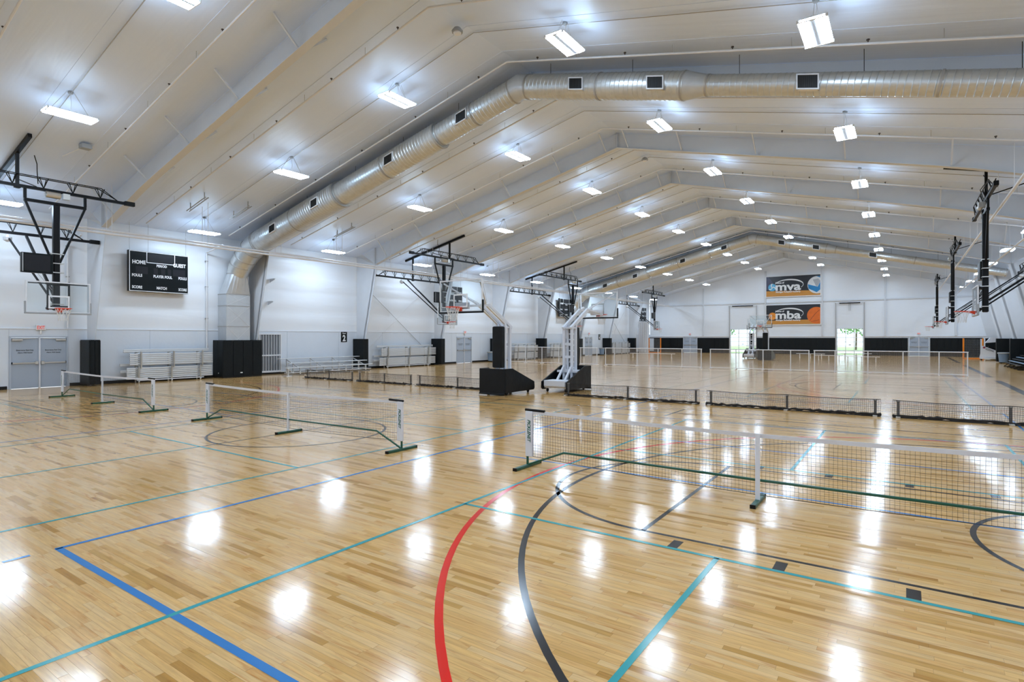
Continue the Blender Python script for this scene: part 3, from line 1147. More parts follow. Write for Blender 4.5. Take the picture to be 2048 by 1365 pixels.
# ================================================================== DOORS, EXIT SIGNS
def double_door(name, label, w, at, face):
    """face 'x': in the left wall (opens along y); face '-y': in the far wall. Built facing +x around (0,0), then turned."""
    r = bpy.data.objects.new(name, None)
    col.objects.link(r)
    tag(r, label, kind='structure')
    h = 2.11
    fr = MB().box(-0.10, 0.03, -w / 2, -w / 2 + 0.06, 0, h)
    fr.box(-0.10, 0.03, w / 2 - 0.06, w / 2, 0, h)
    fr.box(-0.10, 0.03, -w / 2 + 0.06, w / 2 - 0.06, h - 0.06, h)
    fr.build('door_frame', M_DFRAME, r)
    MB().cbox(-0.06, 0.045, -0.028, 0.028, 0, h - 0.06, 0.006).build('mullion', M_SLEEVE, r)
    for s in (-1, 1):
        a, b = sorted((s * 0.03, s * (w / 2 - 0.065)))
        leaf = MB().cbox(-0.05, -0.005, a, b, 0.008, h - 0.065, 0.003).build('door_leaf', M_DOOR, r)
        c0, c1 = sorted((s * (w / 2 - 0.08), s * (w / 2 - 0.42)))
        MB().cbox(-0.005, 0.055, c0, c1, h - 0.19, h - 0.10, 0.008).build('door_closer', M_CHROME, leaf)
        MB().bar((0.02, s * (w / 2 - 0.40), h - 0.10), (0.0, s * 0.12, h - 0.08), 0.02).build('closer_arm', M_CHROME, leaf)
        bar = MB().cbox(0.03, 0.06, a + 0.02, b - 0.01, 1.00, 1.055, 0.008).build('push_bar', M_CHROME, leaf)
        e0, e1 = sorted((s * 0.045, s * 0.15))
        MB().cbox(-0.005, 0.07, e0, e1, 0.965, 1.09, 0.008).build('latch_box', M_CHROME, leaf)
        e0, e1 = sorted((s * (w / 2 - 0.10), s * (w / 2 - 0.07)))
        MB().cbox(-0.005, 0.06, e0, e1, 0.99, 1.07, 0.006).build('bar_end', M_BLACK, leaf)
        t = MB()
        yc = (a + b) / 2
        # seen from the hall (+x looking towards -x) text runs towards -y ... +y
        put_text(t, 'Emergency Exit Only', (-0.004, yc, 1.52), (0, 1, 0), (0, 0, 1), 0.052, 0.55, bold=0.02)
        put_text(t, 'Alarm Will Sound', (-0.004, yc, 1.42), (0, 1, 0), (0, 0, 1), 0.052, 0.46, bold=0.02)
        t.build('lettering', M_TXT_D, leaf)
    r.location = at
    r.rotation_euler.z = {'x': 0, '-y': -math.pi / 2}[face]
    return r


def exit_sign(label, at, face):
    r = thing('exit_sign', label, 'sign', (0, 0, 0), 'exit signs over the doors')
    MB().cbox(0.0, 0.05, -0.03, 0.03, -0.16, 0.02, 0.006).build('stem', M_EXITW, r)
    MB().cbox(0.0, 0.07, -0.16, 0.16, 0.0, 0.21, 0.008).build('housing', M_EXITW, r)
    t = MB()
    put_text(t, 'EXIT', (0.071, 0, 0.035), (0, 1, 0), (0, 0, 1), 0.14, 0.25, bold=0.015)
    t.build('lettering', M_EXIT, r)
    r.location = at
    r.rotation_euler.z = {'x': 0, '-y': -math.pi / 2}[face]


double_door('door_1', 'grey double door below the nearest exit sign', 1.92, (XL, 8.07, 0), 'x')
double_door('door_2', 'grey double door behind the portable hoop with black pads', 1.89, (XL, 35.3, 0), 'x')
double_door('door_3', 'grey double door between the third and fourth court signs', 1.73, (XL, 57.17, 0), 'x')
double_door('door_4', 'grey double door in the end wall left of the glazed doors', 1.80, (-23.49, YF, 0), '-y')
double_door('door_5', 'grey double door in the end wall right of the glazed doors', 1.85, (1.345, YF, 0), '-y')
exit_sign('white exit sign with red letters over the nearest double door', (XL + 0.01, 8.1, 2.36), 'x')
exit_sign('white exit sign with red letters over the second door along the left wall', (XL + 0.01, 35.35, 2.36), 'x')
exit_sign('white exit sign with red letters over the farthest door along the left wall', (XL + 0.01, 57.2, 2.36), 'x')
exit_sign('white exit sign with red letters over the left end-wall door', (-23.49, YF - 0.01, 2.36), '-y')
exit_sign('white exit sign with red letters over the right end-wall door', (1.345, YF - 0.01, 2.36), '-y')

# glazed overhead doors -----------------------------------------------
for wi, (a, b) in enumerate(WIN):
    nm = 'left' if wi == 0 else 'right'
    r = thing('window_%d' % (wi + 1), '%s glazed overhead door in the end wall' % nm, None, ((a + b) / 2, YF, 0), kind='structure')
    MB().box(a - 0.09, a, YF - 0.05, YF + 0.1, 0, 3.1).build('jamb', M_WHITE, r)
    MB().box(b, b + 0.09, YF - 0.05, YF + 0.1, 0, 3.1).build('jamb', M_WHITE, r)
    MB().box(a, b, YF - 0.05, YF + 0.1, 3.05, 3.12).build('jamb', M_WHITE, r)
    cols, rows_ = 3, 6
    cw, rh = (b - a) / cols, 3.05 / rows_
    for i in range(cols):
        for j in range(rows_):
            MB().box(a + i * cw + 0.035, a + (i + 1) * cw - 0.035, YF + 0.045, YF + 0.055, j * rh + 0.03, (j + 1) * rh - 0.03).build('pane', M_PANE, r)
    for i in range(cols + 1):
        x = a + i * cw
        MB().box(max(a, x - 0.035), min(b, x + 0.035), YF + 0.02, YF + 0.08, 0, 3.05).build('muntin', M_ALU, r)
    for j in range(rows_ + 1):
        z = j * rh
        for i in range(cols):
            MB().box(a + i * cw + 0.035, a + (i + 1) * cw - 0.035, YF + 0.02, YF + 0.08, max(0, z - 0.03), min(3.05, z + 0.03)).build('rail', M_ALU, r)
    MB().box((a + b) / 2 - 0.12, (a + b) / 2 + 0.12, YF - 0.01, YF + 0.02, 1.12, 1.2).build('latch', M_BLACK, r)
    # vertical tracks, torsion shaft
    for x in (a - 0.12, b + 0.12):
        MB().box(x - 0.03, x + 0.03, YF - 0.12, YF - 0.06, 0.05, 6.05).build('track', M_CONDUIT, r)
    MB().tube([(a + 0.25, YF - 0.2, 6.0), (b - 0.25, YF - 0.2, 6.0)], 0.06, 10).build('torsion_shaft', M_BLACK, r)
    MB().tube([(a - 0.2, YF - 0.2, 6.0), (b + 0.2, YF - 0.2, 6.0)], 0.02, 8).build('shaft', M_CONDUIT, r)
    if wi == 1:
        for dx in (-0.07, 0.07):
            MB().box((a + b) / 2 + dx - 0.02, (a + b) / 2 + dx + 0.02, YF - 0.2, YF - 0.16, 5.1, 6.1).build('track', M_CONDUIT, r)

# ================================================================== WALL PADS
def pad_row(label, a, b, y=YF, step=0.61, z0=0.12, z1=1.98):
    r = thing('wall_padding', label, 'wall pad', ((a + b) / 2, y, z0), 'black wall pads of the end wall')
    n = max(1, round((b - a) / step))
    w = (b - a) / n
    for i in range(n):
        MB().cbox(a + i * w + 0.001, a + (i + 1) * w - 0.001, y - 0.055, y - 0.001, z0, z1, 0.006).build('pad', M_VINYL, r)
    return r


pad_row('black wall padding between the corner and the left end-wall door', -28.5, -24.45)
pad_row('black wall padding between the left end-wall door and left glazed door', -22.53, -18.48)
pad_row('long black wall padding between the two glazed doors below the banners', -15.16, -6.58)
pad_row('black wall padding between the right glazed door and end-wall door', -3.68, 0.36)
pad_row('black wall padding between the end-wall door and the right corner', 2.33, 6.5)
r = thing('wall_padding', 'black wall padding along the right side wall', 'wall pad', (XR, 58, 0.12), 'black wall pads of the right wall')
y = 30.0
while y < 74.5:
    MB().cbox(XR - 0.055, XR - 0.001, y + 0.001, y + 0.61 - 0.001, 0.12, 1.98, 0.006).build('pad', M_VINYL, r)
    y += 0.61
MB().box(XR - 0.09, XR, 30, 74.6, 1.985, 2.03).build('cap_strip', M_WHITE, r)

# column pads ---------------------------------------------------------
def column_pad(label, x, yf, inward):
    r = thing('column_pad', label, 'column pad', (x, yf, 0), 'black pads around the columns')
    xf = x + inward * 1.02
    y0, y1 = yf - 0.24, yf + 0.18
    a, b = sorted((x + inward * 0.02, xf))
    MB().cbox(a, b, y0, y0 + 0.05, 0.06, 1.93, 0.012).build('side_pad', M_VINYL, r)
    MB().cbox(a, b, y1 - 0.05, y1, 0.06, 1.93, 0.012).build('side_pad', M_VINYL, r)
    c, d = sorted((xf, xf - inward * 0.05))
    MB().cbox(c, d, y0 + 0.05, (y0 + y1) / 2 - 0.003, 0.06, 1.93, 0.012).build('front_pad', M_VINYL, r)
    MB().cbox(c, d, (y0 + y1) / 2 + 0.003, y1 - 0.05, 0.06, 1.93, 0.012).build('front_pad', M_VINYL, r)
    MB().box(a, b, y0 + 0.02, y1 - 0.02, 1.93, 1.955).build('top_cover', M_VINYL, r)


near_txt = {0: 'black column pad beyond the left edge beside the nearest hoop', 1: 'black column pad between the nearest double door and folded bleacher',
            3: 'black column pad right of the number two court sign', 4: 'black column pad left of the second door along the left wall',
            5: 'black column pad hidden by the portable hoop, behind a grey bin', 6: 'black column pad at the right end of the third folded bleacher',
            8: 'black column pad right of the fourth court sign', 9: 'black column pad nearest the far left corner'}
for i, yf in enumerate(FRAMES[1:]):
    if i in near_txt:
        column_pad(near_txt[i], XL, yf, 1)
for i, yf in enumerate(FRAMES[4:]):
    column_pad('black column pad on the right wall, %s counted from the far corner' % ORD[len(FRAMES[4:]) - 1 - i], XR, yf, -1)

# padded enclosure round the plenum -----------------------------------
def enclosure(dy, label):
    r = thing('padded_enclosure', label, 'pad enclosure', (XL, 16.2 + dy, 0))
    y0, y1, xf = 15.13 + dy, 17.24 + dy, -28.08
    for k in range(4):
        w = (y1 - y0) / 4
        MB().cbox(xf - 0.05, xf, y0 + k * w + 0.004, y0 + (k + 1) * w - 0.004, 0.07, 1.88, 0.016).build('pad', M_VINYL, r)
    for k in range(2):
        w = (xf - 0.05 - XL) / 2
        for yy in (y0, y1 - 0.05):
            MB().cbox(XL + 0.02 + k * w, XL + 0.02 + (k + 1) * w - 0.008, yy, yy + 0.05, 0.07, 1.88, 0.016).build('pad', M_VINYL, r)
    MB().box(XL + 0.02, xf - 0.01, y0 + 0.01, y1 - 0.01, 1.88, 1.915).build('top_cover', M_VINYL, r)
    MB().box(xf, xf + 0.004, y0 + 0.9, y0 + 1.02, 0.22, 0.27).build('maker_tag', M_TXT_W, r)
    MB().box(XL + 0.55, XL + 0.61, y0 - 0.004, y0, 0.22, 0.27).build('maker_tag', M_TXT_W, r)
    MB().box(XL + 0.02, xf - 0.02, y0 + 0.02, y1 - 0.02, 0.0, 0.07).build('base', M_BASE, r)


enclosure(0, 'wide black padded enclosure below the galvanised plenum, beside the grille')
enclosure(5 * S, 'black padded enclosure below the farther plenum')

# return-air grille ---------------------------------------------------
r = thing('return_grille', 'white framed louvred grille right of the black padded enclosure', 'grille', (XL, 18.5, 0.08))
a, b, z0, z1 = 17.62, 19.0, 0.10, 2.27
x0, x1 = XL + 0.005, XL + 0.06
for (p, q, s, t) in ((a, a + 0.06, z0, z1), (b - 0.06, b, z0, z1), (a + 0.06, b - 0.06, z0, z0 + 0.1), (a + 0.06, b - 0.06, z1 - 0.06, z1), (a + 0.06, b - 0.06, 1.02, 1.09)):
    MB().box(x0, x1, p, q, s, t).build('frame', M_WHITE, r)
MB().box(x0, x0 + 0.01, a + 0.05, b - 0.05, z0 + 0.05, z1 - 0.05).build('backing', pmat('grille_grey', (0.16, 0.17, 0.19), 0.5), r)
for k in range(8):
    yy = a + 0.12 + k * (b - a - 0.24) / 7
    for (s, t) in ((z0 + 0.1, 1.02), (1.09, z1 - 0.06)):
        MB().box(x0 + 0.012, x1 - 0.012, yy - 0.012, yy + 0.012, s, t).build('slat', M_WHITE, r)

# ================================================================== BLEACHERS
def folded_bleacher(label, y0, y1, group='folded bleachers along the left wall'):
    r = thing('folded_bleacher', label, 'bleacher', (XL + 0.5, (y0 + y1) / 2, 0), group)
    xb = XL + 0.30
    L_ = y1 - y0
    # stacked seat and foot planks, on edge
    def plank(a, b, z, xx, h=0.070, t=0.06):
        MB().cbox(xx, xx + t, a, b, z, z + h, 0.008).build('plank', M_ALU_P, r)
    for k in range(6):
        plank(y0 + 0.02 * L_, y1 - 0.01 * L_, 0.16 + k * 0.09, xb + 0.20)
    for k in range(6):
        plank(y0 + 0.05 * L_, y1, 0.80 + k * 0.09, xb + 0.20)
    for k in range(2):
        plank(y0, y1 - 0.03 * L_, 1.38 + k * 0.075, xb + 0.05, 0.06)
    for k in range(2):
        plank(y0 - 0.02 * L_, y1 - 0.05 * L_, 0.45 + k * 0.3, xb - 0.1, 0.12, 0.05)
    for t in (0.14, 0.5, 0.84):
        yy = y0 + t * L_
        p = MB().cbox(xb + 0.27, xb + 0.33, yy - 0.03, yy + 0.03, 0.06, 0.72, 0.006).build('post', M_CHROME, r)
        MB().cbox(xb + 0.27, xb + 0.33, yy + 0.07, yy + 0.13, 0.66, 1.42, 0.006).build('post', M_CHROME, r)
        MB().box(xb - 0.1, xb + 0.33, yy - 0.02, yy + 0.02, 0.70, 0.75).build('cross_member', M_CHROME, r)
        MB().box(xb - 0.1, xb + 0.15, yy - 0.02, yy + 0.02, 1.34, 1.38).build('cross_member', M_CHROME, r)
        MB().box(xb - 0.08, xb - 0.03, yy - 0.02, yy + 0.02, 0.0, 1.4).build('rear_leg', M_CHROME, r)
        MB().lathe([(0.045, -0.02), (0.055, -0.012), (0.055, 0.012), (0.045, 0.02)], 14, (xb + 0.3, yy, 0.055), 'y').build('wheel', M_WHITE, r)
        bolt = MB()
        for k in range(6):
            bolt.box(xb + 0.262, xb + 0.272, yy - 0.12, yy - 0.06, 0.19 + k * 0.09, 0.205 + k * 0.09)
            bolt.box(xb + 0.262, xb + 0.272, yy - 0.02, yy + 0.04, 0.83 + k * 0.09, 0.845 + k * 0.09)
        bolt.build('bracket_slots', M_DARK, r, kind='stuff')
    MB().box(xb + 0.28, xb + 0.33, y0 + 0.12 * L_, y1 - 0.12 * L_, 0.09, 0.13).build('bottom_rail', M_WHITE, r)


folded_bleacher('folded aluminium bleacher between the first column pad and wide padded enclosure', 10.95, 14.85)
folded_bleacher('folded aluminium bleacher under the crossed wall cables, behind the open bleacher', 25.75, 31.35)
folded_bleacher('folded aluminium bleacher left of the fifth-bay column pad behind the white fence', 41.6, 45.6)
folded_bleacher('folded aluminium bleacher behind the portable hoop with white ladder frame', 47.9, 51.6)
folded_bleacher('folded aluminium bleacher nearest the far left corner', 62.2, 67.6)

# open bleacher -------------------------------------------------------
r = thing('open_bleacher', 'unfolded low aluminium bleacher standing between grille and court sign two', 'bleacher', (-28, 21.8, 0))
rows_b = [(-28.55, 0.88, 18.5, 24.3), (-27.95, 0.64, 18.7, 24.2), (-27.30, 0.42, 18.1, 24.1)]
for (bx, bz, a, b) in rows_b:
    MB().cbox(bx - 0.12, bx + 0.12, a, b, bz - 0.045, bz, 0.008).build('seat_plank', M_ALU_P, r)
for (bx, bz, a, b) in ((-27.62, 0.22, 18.0, 23.8), (-28.22, 0.42, 18.8, 24.0), (-27.0, 0.18, 17.9, 23.7)):
    MB().cbox(bx - 0.1, bx + 0.1, a, b, bz - 0.035, bz, 0.006).build('foot_plank', M_ALU_P, r)
for k, yy in enumerate((19.0, 20.55, 22.1, 23.6)):
    for (bx, bz) in ((-28.55, 0.835), (-27.95, 0.595), (-27.30, 0.375)):
        MB().box(bx - 0.03, bx + 0.03, yy - 0.03, yy + 0.03, 0.03, bz).build('leg', M_ALU, r)
    MB().cbox(-28.75, -26.85, yy - 0.03, yy + 0.03, 0.0, 0.05, 0.006).build('skid', M_ALU, r)
    MB().bar((-28.55, yy, 0.80), (-27.3, yy, 0.33), 0.04).build('stringer', M_ALU, r)
    if k < 3:
        MB().bar((-28.5, yy, 0.2), (-28.5, yy + 1.5, 0.75), 0.03).build('brace', M_ALU, r)
MB().cbox(-26.4, -26.34, 17.6, 17.66, 0.03, 0.42, 0.006).build('handrail_post', M_ALU, r)
MB().cbox(-26.5, -26.24, 17.45, 17.81, 0.0, 0.035, 0.006).build('foot', M_ALU, r)
MB().bar((-26.37, 17.63, 0.40), (-27.0, 18.3, 0.17), 0.04).build('link', M_ALU, r)

# ================================================================== SIGNS AND SCOREBOARDS
def court_sign(num, y, label):
    r = thing('court_sign', label, 'sign', (XL, y, 2.1), 'court number signs')
    MB().cbox(XL + 0.002, XL + 0.02, y - 0.23, y + 0.23, 1.76, 2.41, 0.004).build('plate', M_SB, r)
    t = MB()
    put_text(t, 'Court', (XL + 0.021, y, 2.27), (0, 1, 0), (0, 0, 1), 0.085, 0.26, bold=0.03)
    put_text(t, num, (XL + 0.021, y, 1.83), (0, 1, 0), (0, 0, 1), 0.36, 0.24, bold=0.04)
    t.build('lettering', M_TXT_W, r)


court_sign('2', 23.4, 'black court sign with white number two beside a column pad')
court_sign('3', 41.0, 'black court sign with white number three behind the portable hoop')
court_sign('4', 59.9, 'black court sign with white number four beside a far column pad')


def scoreboard(y0, label):
    x = -28.7
    w, z0, z1 = 2.6, 4.16, 6.02
    r = thing('scoreboard', label, 'scoreboard', (x, y0 + w / 2, z0), 'hanging scoreboards')
    MB().cbox(x - 0.16, x, y0, y0 + w, z0, z1, 0.008).build('case', M_SB, r)
    t = 0.028
    for (a, b, c, d) in ((y0 + 0.03, y0 + w, z1 - t - 0.01, z1 - 0.01), (y0 + 0.03, y0 + w, z0 + 0.01, z0 + 0.01 + t), (y0 + 0.03, y0 + 0.03 + t, z0 + 0.01 + t, z1 - t - 0.01), (y0 + w - t, y0 + w, z0 + 0.01 + t, z1 - t - 0.01)):
        MB().box(x, x + 0.006, a, b, c, d).build('border', M_TXT_W, r)
    ca, cb = y0 + 0.74, y0 + 1.98
    for (a, b, c, d) in ((ca, ca + t, z1 - 0.52, z1 - 0.04), (cb - t, cb, z1 - 0.52, z1 - 0.04), (ca + t, cb - t, z1 - 0.52, z1 - 0.49)):
        MB().box(x, x + 0.006, a, b, c, d).build('clock_border', M_TXT_W, r)
    for (a, b, c, d) in ((ca + 0.08, cb - 0.08, z1 - 0.45, z1 - 0.08), (y0 + 0.3, y0 + 0.8, z0 + 0.82, z0 + 1.15), (y0 + 1.9, y0 + 2.45, z0 + 0.82, z0 + 1.15), (y0 + 1.05, y0 + 1.22, z0 + 0.84, z0 + 1.12), (y0 + 1.36, y0 + 1.55, z0 + 0.84, z0 + 1.12), (y0 + 1.66, y0 + 1.8, z0 + 0.84, z0 + 1.12)):
        MB().box(x, x + 0.004, a, b, c, d).build('digit_window', M_SB_DIG, r)
    tx = MB()
    Y = lambda f: y0 + f * w
    for s, f, z, h, wd in (('HOME', 0.165, 1.265, 0.16, 0.55), ('GUEST', 0.84, 1.265, 0.16, 0.58), ('PERIOD', 0.535, 1.185, 0.11, 0.45), ('FOULS', 0.135, 0.68, 0.12, 0.42),
                           ('PLAYER FOUL', 0.555, 0.685, 0.12, 0.82), ('FOULS', 0.895, 0.68, 0.12, 0.38), ('SCORE', 0.135, 0.14, 0.12, 0.42), ('MATCH', 0.535, 0.15, 0.12, 0.44), ('SCORE', 0.895, 0.14, 0.12, 0.38)):
        put_text(tx, s, (x + 0.004, Y(f), z0 + z), (0, 1, 0), (0, 0, 1), h, wd, bold=0.035)
    tx.build('lettering', M_TXT_W, r)
    for yy in (y0 + 0.08, y0 + 0.85, y0 + w - 0.08):
        MB().tube([(x - 0.1, yy, z1), (x - 0.1, yy, roof_z(x - 0.1))], 0.006, 5).build('cable', M_CONDUIT, r)
    for zz in (z0 + 0.3, z1 - 0.3):
        MB().box(XL, x - 0.16, y0 + 0.5, y0 + 0.56, zz, zz + 0.06).build('wall_bracket', M_CONDUIT, r)


scoreboard(11.15, 'large black scoreboard with white lettering nearest the first hanging hoop')
scoreboard(32.0, 'black scoreboard seen through the nearer portable glass backboard')
scoreboard(50.0, 'black scoreboard left of the farther portable backboard')
scoreboard(70.9, 'black scoreboard nearest the far left corner')

# banners -------------------------------------------------------------
M_BAN_D = pmat('banner_dark', (0.018, 0.020, 0.026), 0.4, var=0.3, scale=1.2)
M_BAN_W = pmat('banner_wood', (0.62, 0.27, 0.045), 0.4, var=0.22, scale=2.0, stretch=(0.4, 1, 6))
M_BLUE_B = pmat('ball_blue', (0.015, 0.22, 0.50), 0.4, var=0.25, scale=1.5)
M_CYAN_B = pmat('ball_light_blue', (0.10, 0.42, 0.66), 0.4, var=0.1)
M_WHT_B = pmat('ball_white', (0.75, 0.75, 0.74), 0.4, var=0.1, scale=2)
M_ORG_B = pmat('ball_orange', (0.80, 0.16, 0.015), 0.4, var=0.28, scale=1.6)
M_ORG_S = pmat('ball_light_orange', (0.90, 0.30, 0.03), 0.4, var=0.15)
M_SEAM = pmat('ball_seam', (0.05, 0.015, 0.01), 0.5)


def clip_disc(cx, cz, rad, x0, x1, z0, z1, y, n=48):
    """disc in the plane y, clipped to a rectangle (Sutherland-Hodgman)"""
    poly = [(cx + rad * math.cos(2 * math.pi * k / n), cz + rad * math.sin(2 * math.pi * k / n)) for k in range(n)]
    return clip_poly(poly, x0, x1, z0, z1)


def clip_poly(poly, x0, x1, z0, z1):
    for ax, lim, sgn in ((0, x0, 1), (0, x1, -1), (1, z0, 1), (1, z1, -1)):
        out = []
        for i in range(len(poly)):
            p, q = poly[i], poly[(i + 1) % len(poly)]
            ip, iq = sgn * (p[ax] - lim) >= 0, sgn * (q[ax] - lim) >= 0
            if ip:
                out.append(p)
            if ip != iq:
                t = (lim - p[ax]) / (q[ax] - p[ax])
                out.append((p[0] + t * (q[0] - p[0]), p[1] + t * (q[1] - p[1])))
        poly = out
        if not poly:
            break
    return poly


def flat(poly, y, name, m, r):
    if len(poly) < 3:
        return
    mb = MB().add([(x, y, z) for x, z in poly], [tuple(range(len(poly)))])
    mb.build(name, m, r)


def stroke(pts, w, y, name, m, r, box=None):
    """tapered flat stroke along pts, widths w"""
    mb = MB()
    vs = []
    for i, (x, z) in enumerate(pts):
        a, b = pts[max(0, i - 1)], pts[min(len(pts) - 1, i + 1)]
        d = Vector((b[0] - a[0], b[1] - a[1])).normalized()
        h = (w[i] if isinstance(w, list) else w) / 2
        vs += [(x - d.y * h, y, z + d.x * h), (x + d.y * h, y, z - d.x * h)]
    mb.add(vs, [(2 * i, 2 * i + 1, 2 * i + 3, 2 * i + 2) for i in range(len(pts) - 1)])
    mb.build(name, m, r)


def banner(label, z0, z1, title, sub, volley):
    xa, xb = -14.03, -8.11
    y = YF - 0.13
    r = thing('banner', label, 'banner', ((xa + xb) / 2, y, z0), 'sports banners on the end wall')
    t = 0.09
    MB().box(xa, xb, y, y + 0.03, z0, z1).build('backing', M_BAN_D, r)
    for (a, b, c, d) in ((xa - t, xb + t, z1, z1 + t), (xa - t, xb + t, z0 - t, z0), (xa - t, xa, z0, z1), (xb, xb + t, z0, z1)):
        MB().box(a, b, y - 0.02, y + 0.05, c, d).build('frame', M_TXT_W, r)
    H, W = z1 - z0, xb - xa
    flat([(xa, z0), (xb, z0), (xb, z0 + 0.24 * H), (xa, z0 + (0.28 if volley else 0.2) * H)], y - 0.004, 'printed_floor', M_BAN_W, r)
    fx = lambda f: xa + f * W
    fz = lambda f: z0 + f * H
    t_ = MB()
    put_text(t_, title, (fx(0.415), y - 0.010, fz(0.30)), (1, 0, 0), (0, 0, 1), 0.42 * H / 0.76 * 0.70, 0.475 * W, bold=0.03, thick=0.006)
    put_text(t_, 'Home of', (fx(0.26), y - 0.010, fz(0.64)), (1, 0, 0), (0, 0, 1), 0.085 * H, 0.165 * W, bold=0.035, thick=0.006)
    put_text(t_, sub, (fx(0.415), y - 0.010, fz(0.185)), (1, 0, 0), (0, 0, 1), 0.075 * H, 0.46 * W, bold=0.035, thick=0.006)
    t_.build('lettering', M_TXT_W, r)
    # swoosh
    pts, ws = [], []
    for k in range(33):
        a = math.radians(168 - 200 * k / 32)
        pts.append((fx(0.43) + 0.265 * W * math.cos(a), fz(0.56) + 0.26 * H * math.sin(a)))
        ws.append(0.02 * H + 0.09 * H * math.sin(math.pi * min(1, k / 26)) * (k / 32) ** 0.8)
    pts = [p for p in pts]
    stroke(pts, ws, y - 0.008, 'swoosh', M_TXT_W, r)
    if volley:
        flat([(xa, fz(0.35)), (fx(0.25), fz(0.3)), (fx(0.04), z1), (xa, z1)], y - 0.003, 'printed_glow', pmat('banner_violet', (0.055, 0.055, 0.10), 0.4, var=0.3), r)
        cx, cz, R = fx(0.115), fz(0.46), 0.185 * H
        flat(clip_disc(cx, cz, R, xa, xb, z0, z1, y), y - 0.006, 'small_ball', M_CYAN_B, r)
        for k in range(3):
            a = math.radians(90 + 120 * k)
            q = [(cx + R * 0.98 * s * math.cos(a + 1.1 * (1 - s)), cz + R * 0.98 * s * math.sin(a + 1.1 * (1 - s))) for s in [i / 10 for i in range(11)]]
            stroke(q, 0.045 * H, y - 0.012, 'ball_panel', M_TXT_W, r)
        cx, cz, R = fx(0.945), fz(0.50), 0.42 * H
        flat(clip_disc(cx, cz, R, xa, xb, z0, z1, y), y - 0.006, 'large_ball', M_WHT_B, r)
        def P(u, v):
            return (cx + u * R, cz + v * R)
        flat(clip_poly([P(-0.97, 0.1), P(-0.9, -0.4), P(-0.05, -0.86), P(0.6, -0.3), P(0.9, 0.1), P(0.9, 0.62), P(0.45, 0.62), P(0.05, -0.22)], xa, xb, z0, z1), y - 0.009, 'ball_panel', M_BLUE_B, r)
        flat(clip_poly([P(-0.45, 0.62), P(0.1, 0.72), P(0.35, 0.42), P(0.02, -0.2), P(-0.15, -0.1)], xa, xb, z0, z1), y - 0.011, 'ball_panel', pmat('ball_grey', (0.42, 0.42, 0.43), 0.4, var=0.12), r)
        flat(clip_poly([P(-0.1, 0.99), P(0.5, 1.0), P(0.9, 0.8), P(0.3, 0.82)], xa, xb, z0, z1), y - 0.011, 'ball_panel', M_BLUE_B, r)
    else:
        cx, cz, R = fx(0.12), fz(0.43), 0.19 * H
        flat(clip_disc(cx, cz, R, xa, xb, z0, z1, y), y - 0.006, 'small_ball', M_ORG_S, r)
        stroke([(cx - R * 0.9, cz + 0.1 * R), (cx, cz + 0.2 * R), (cx + 0.9 * R, cz - 0.3 * R)], 0.012 * H, y - 0.009, 'ball_seam', M_SEAM, r)
        cx, cz, R = fx(0.93), fz(0.44), 0.42 * H
        flat(clip_disc(cx, cz, R, xa, xb, z0, z1, y), y - 0.006, 'large_ball', M_ORG_B, r)
        q1 = [(cx - 0.72 * R + 1.5 * R * s * 0.72, cz - 0.66 * R + R * (1.5 * s - 0.35 * s * s) * 1.15) for s in [i / 10 for i in range(11)]]
        q1 = [p for p in q1 if p[0] < xb - 0.02]
        stroke(q1, 0.014 * H, y - 0.009, 'ball_seam', M_SEAM, r)
        q2 = [(cx - 0.6 * R + 1.0 * R * s, cz - 0.72 * R + 0.25 * R * s * s) for s in [i / 10 for i in range(11)]]
        q2 = [p for p in q2 if p[0] < xb - 0.02]
        stroke(q2, 0.014 * H, y - 0.009, 'ball_seam', M_SEAM, r)


banner('upper banner with blue and white volleyball and white lettering', 7.05, 9.5, 'mva', 'Michigan Volleyball Academy', True)
banner('lower banner with orange basketball and white lettering', 3.62, 5.98, 'mba', 'Michigan Basketball Academy', False)

# ================================================================== BASKETBALL HOOPS
def ring_tube(mb, c, R, r, n=28, k=8, flat_=1.0):
    vs, fs = [], []
    for i in range(n):
        a = 2 * math.pi * i / n
        for j in range(k):
            b = 2 * math.pi * j / k
            rr = R + r * math.cos(b)
            vs.append((c[0] + rr * math.cos(a), c[1] + rr * math.sin(a), c[2] + r * math.sin(b) * flat_))
    for i in range(n):
        for j in range(k):
            fs.append((i * k + j, ((i + 1) % n) * k + j, ((i + 1) % n) * k + (j + 1) % k, i * k + (j + 1) % k))
    return mb.add(vs, fs)


def hoop_net(c, R0=0.225, R1=0.14, h=0.42):
    mb = MB()
    N = 12
    for k in range(N):
        for sg in (-1, 1):
            pts = []
            for s in range(7):
                t = s / 6
                a = 2 * math.pi * (k + sg * t * 1.5) / N
                R = R0 + (R1 - R0) * min(1, t * 1.5) + 0.015 * max(0, t - 0.7)
                pts.append((c[0] + R * math.cos(a), c[1] + R * math.sin(a), c[2] - h * t))
            mb.tube(pts, 0.005, 4, cap=False)
    return mb


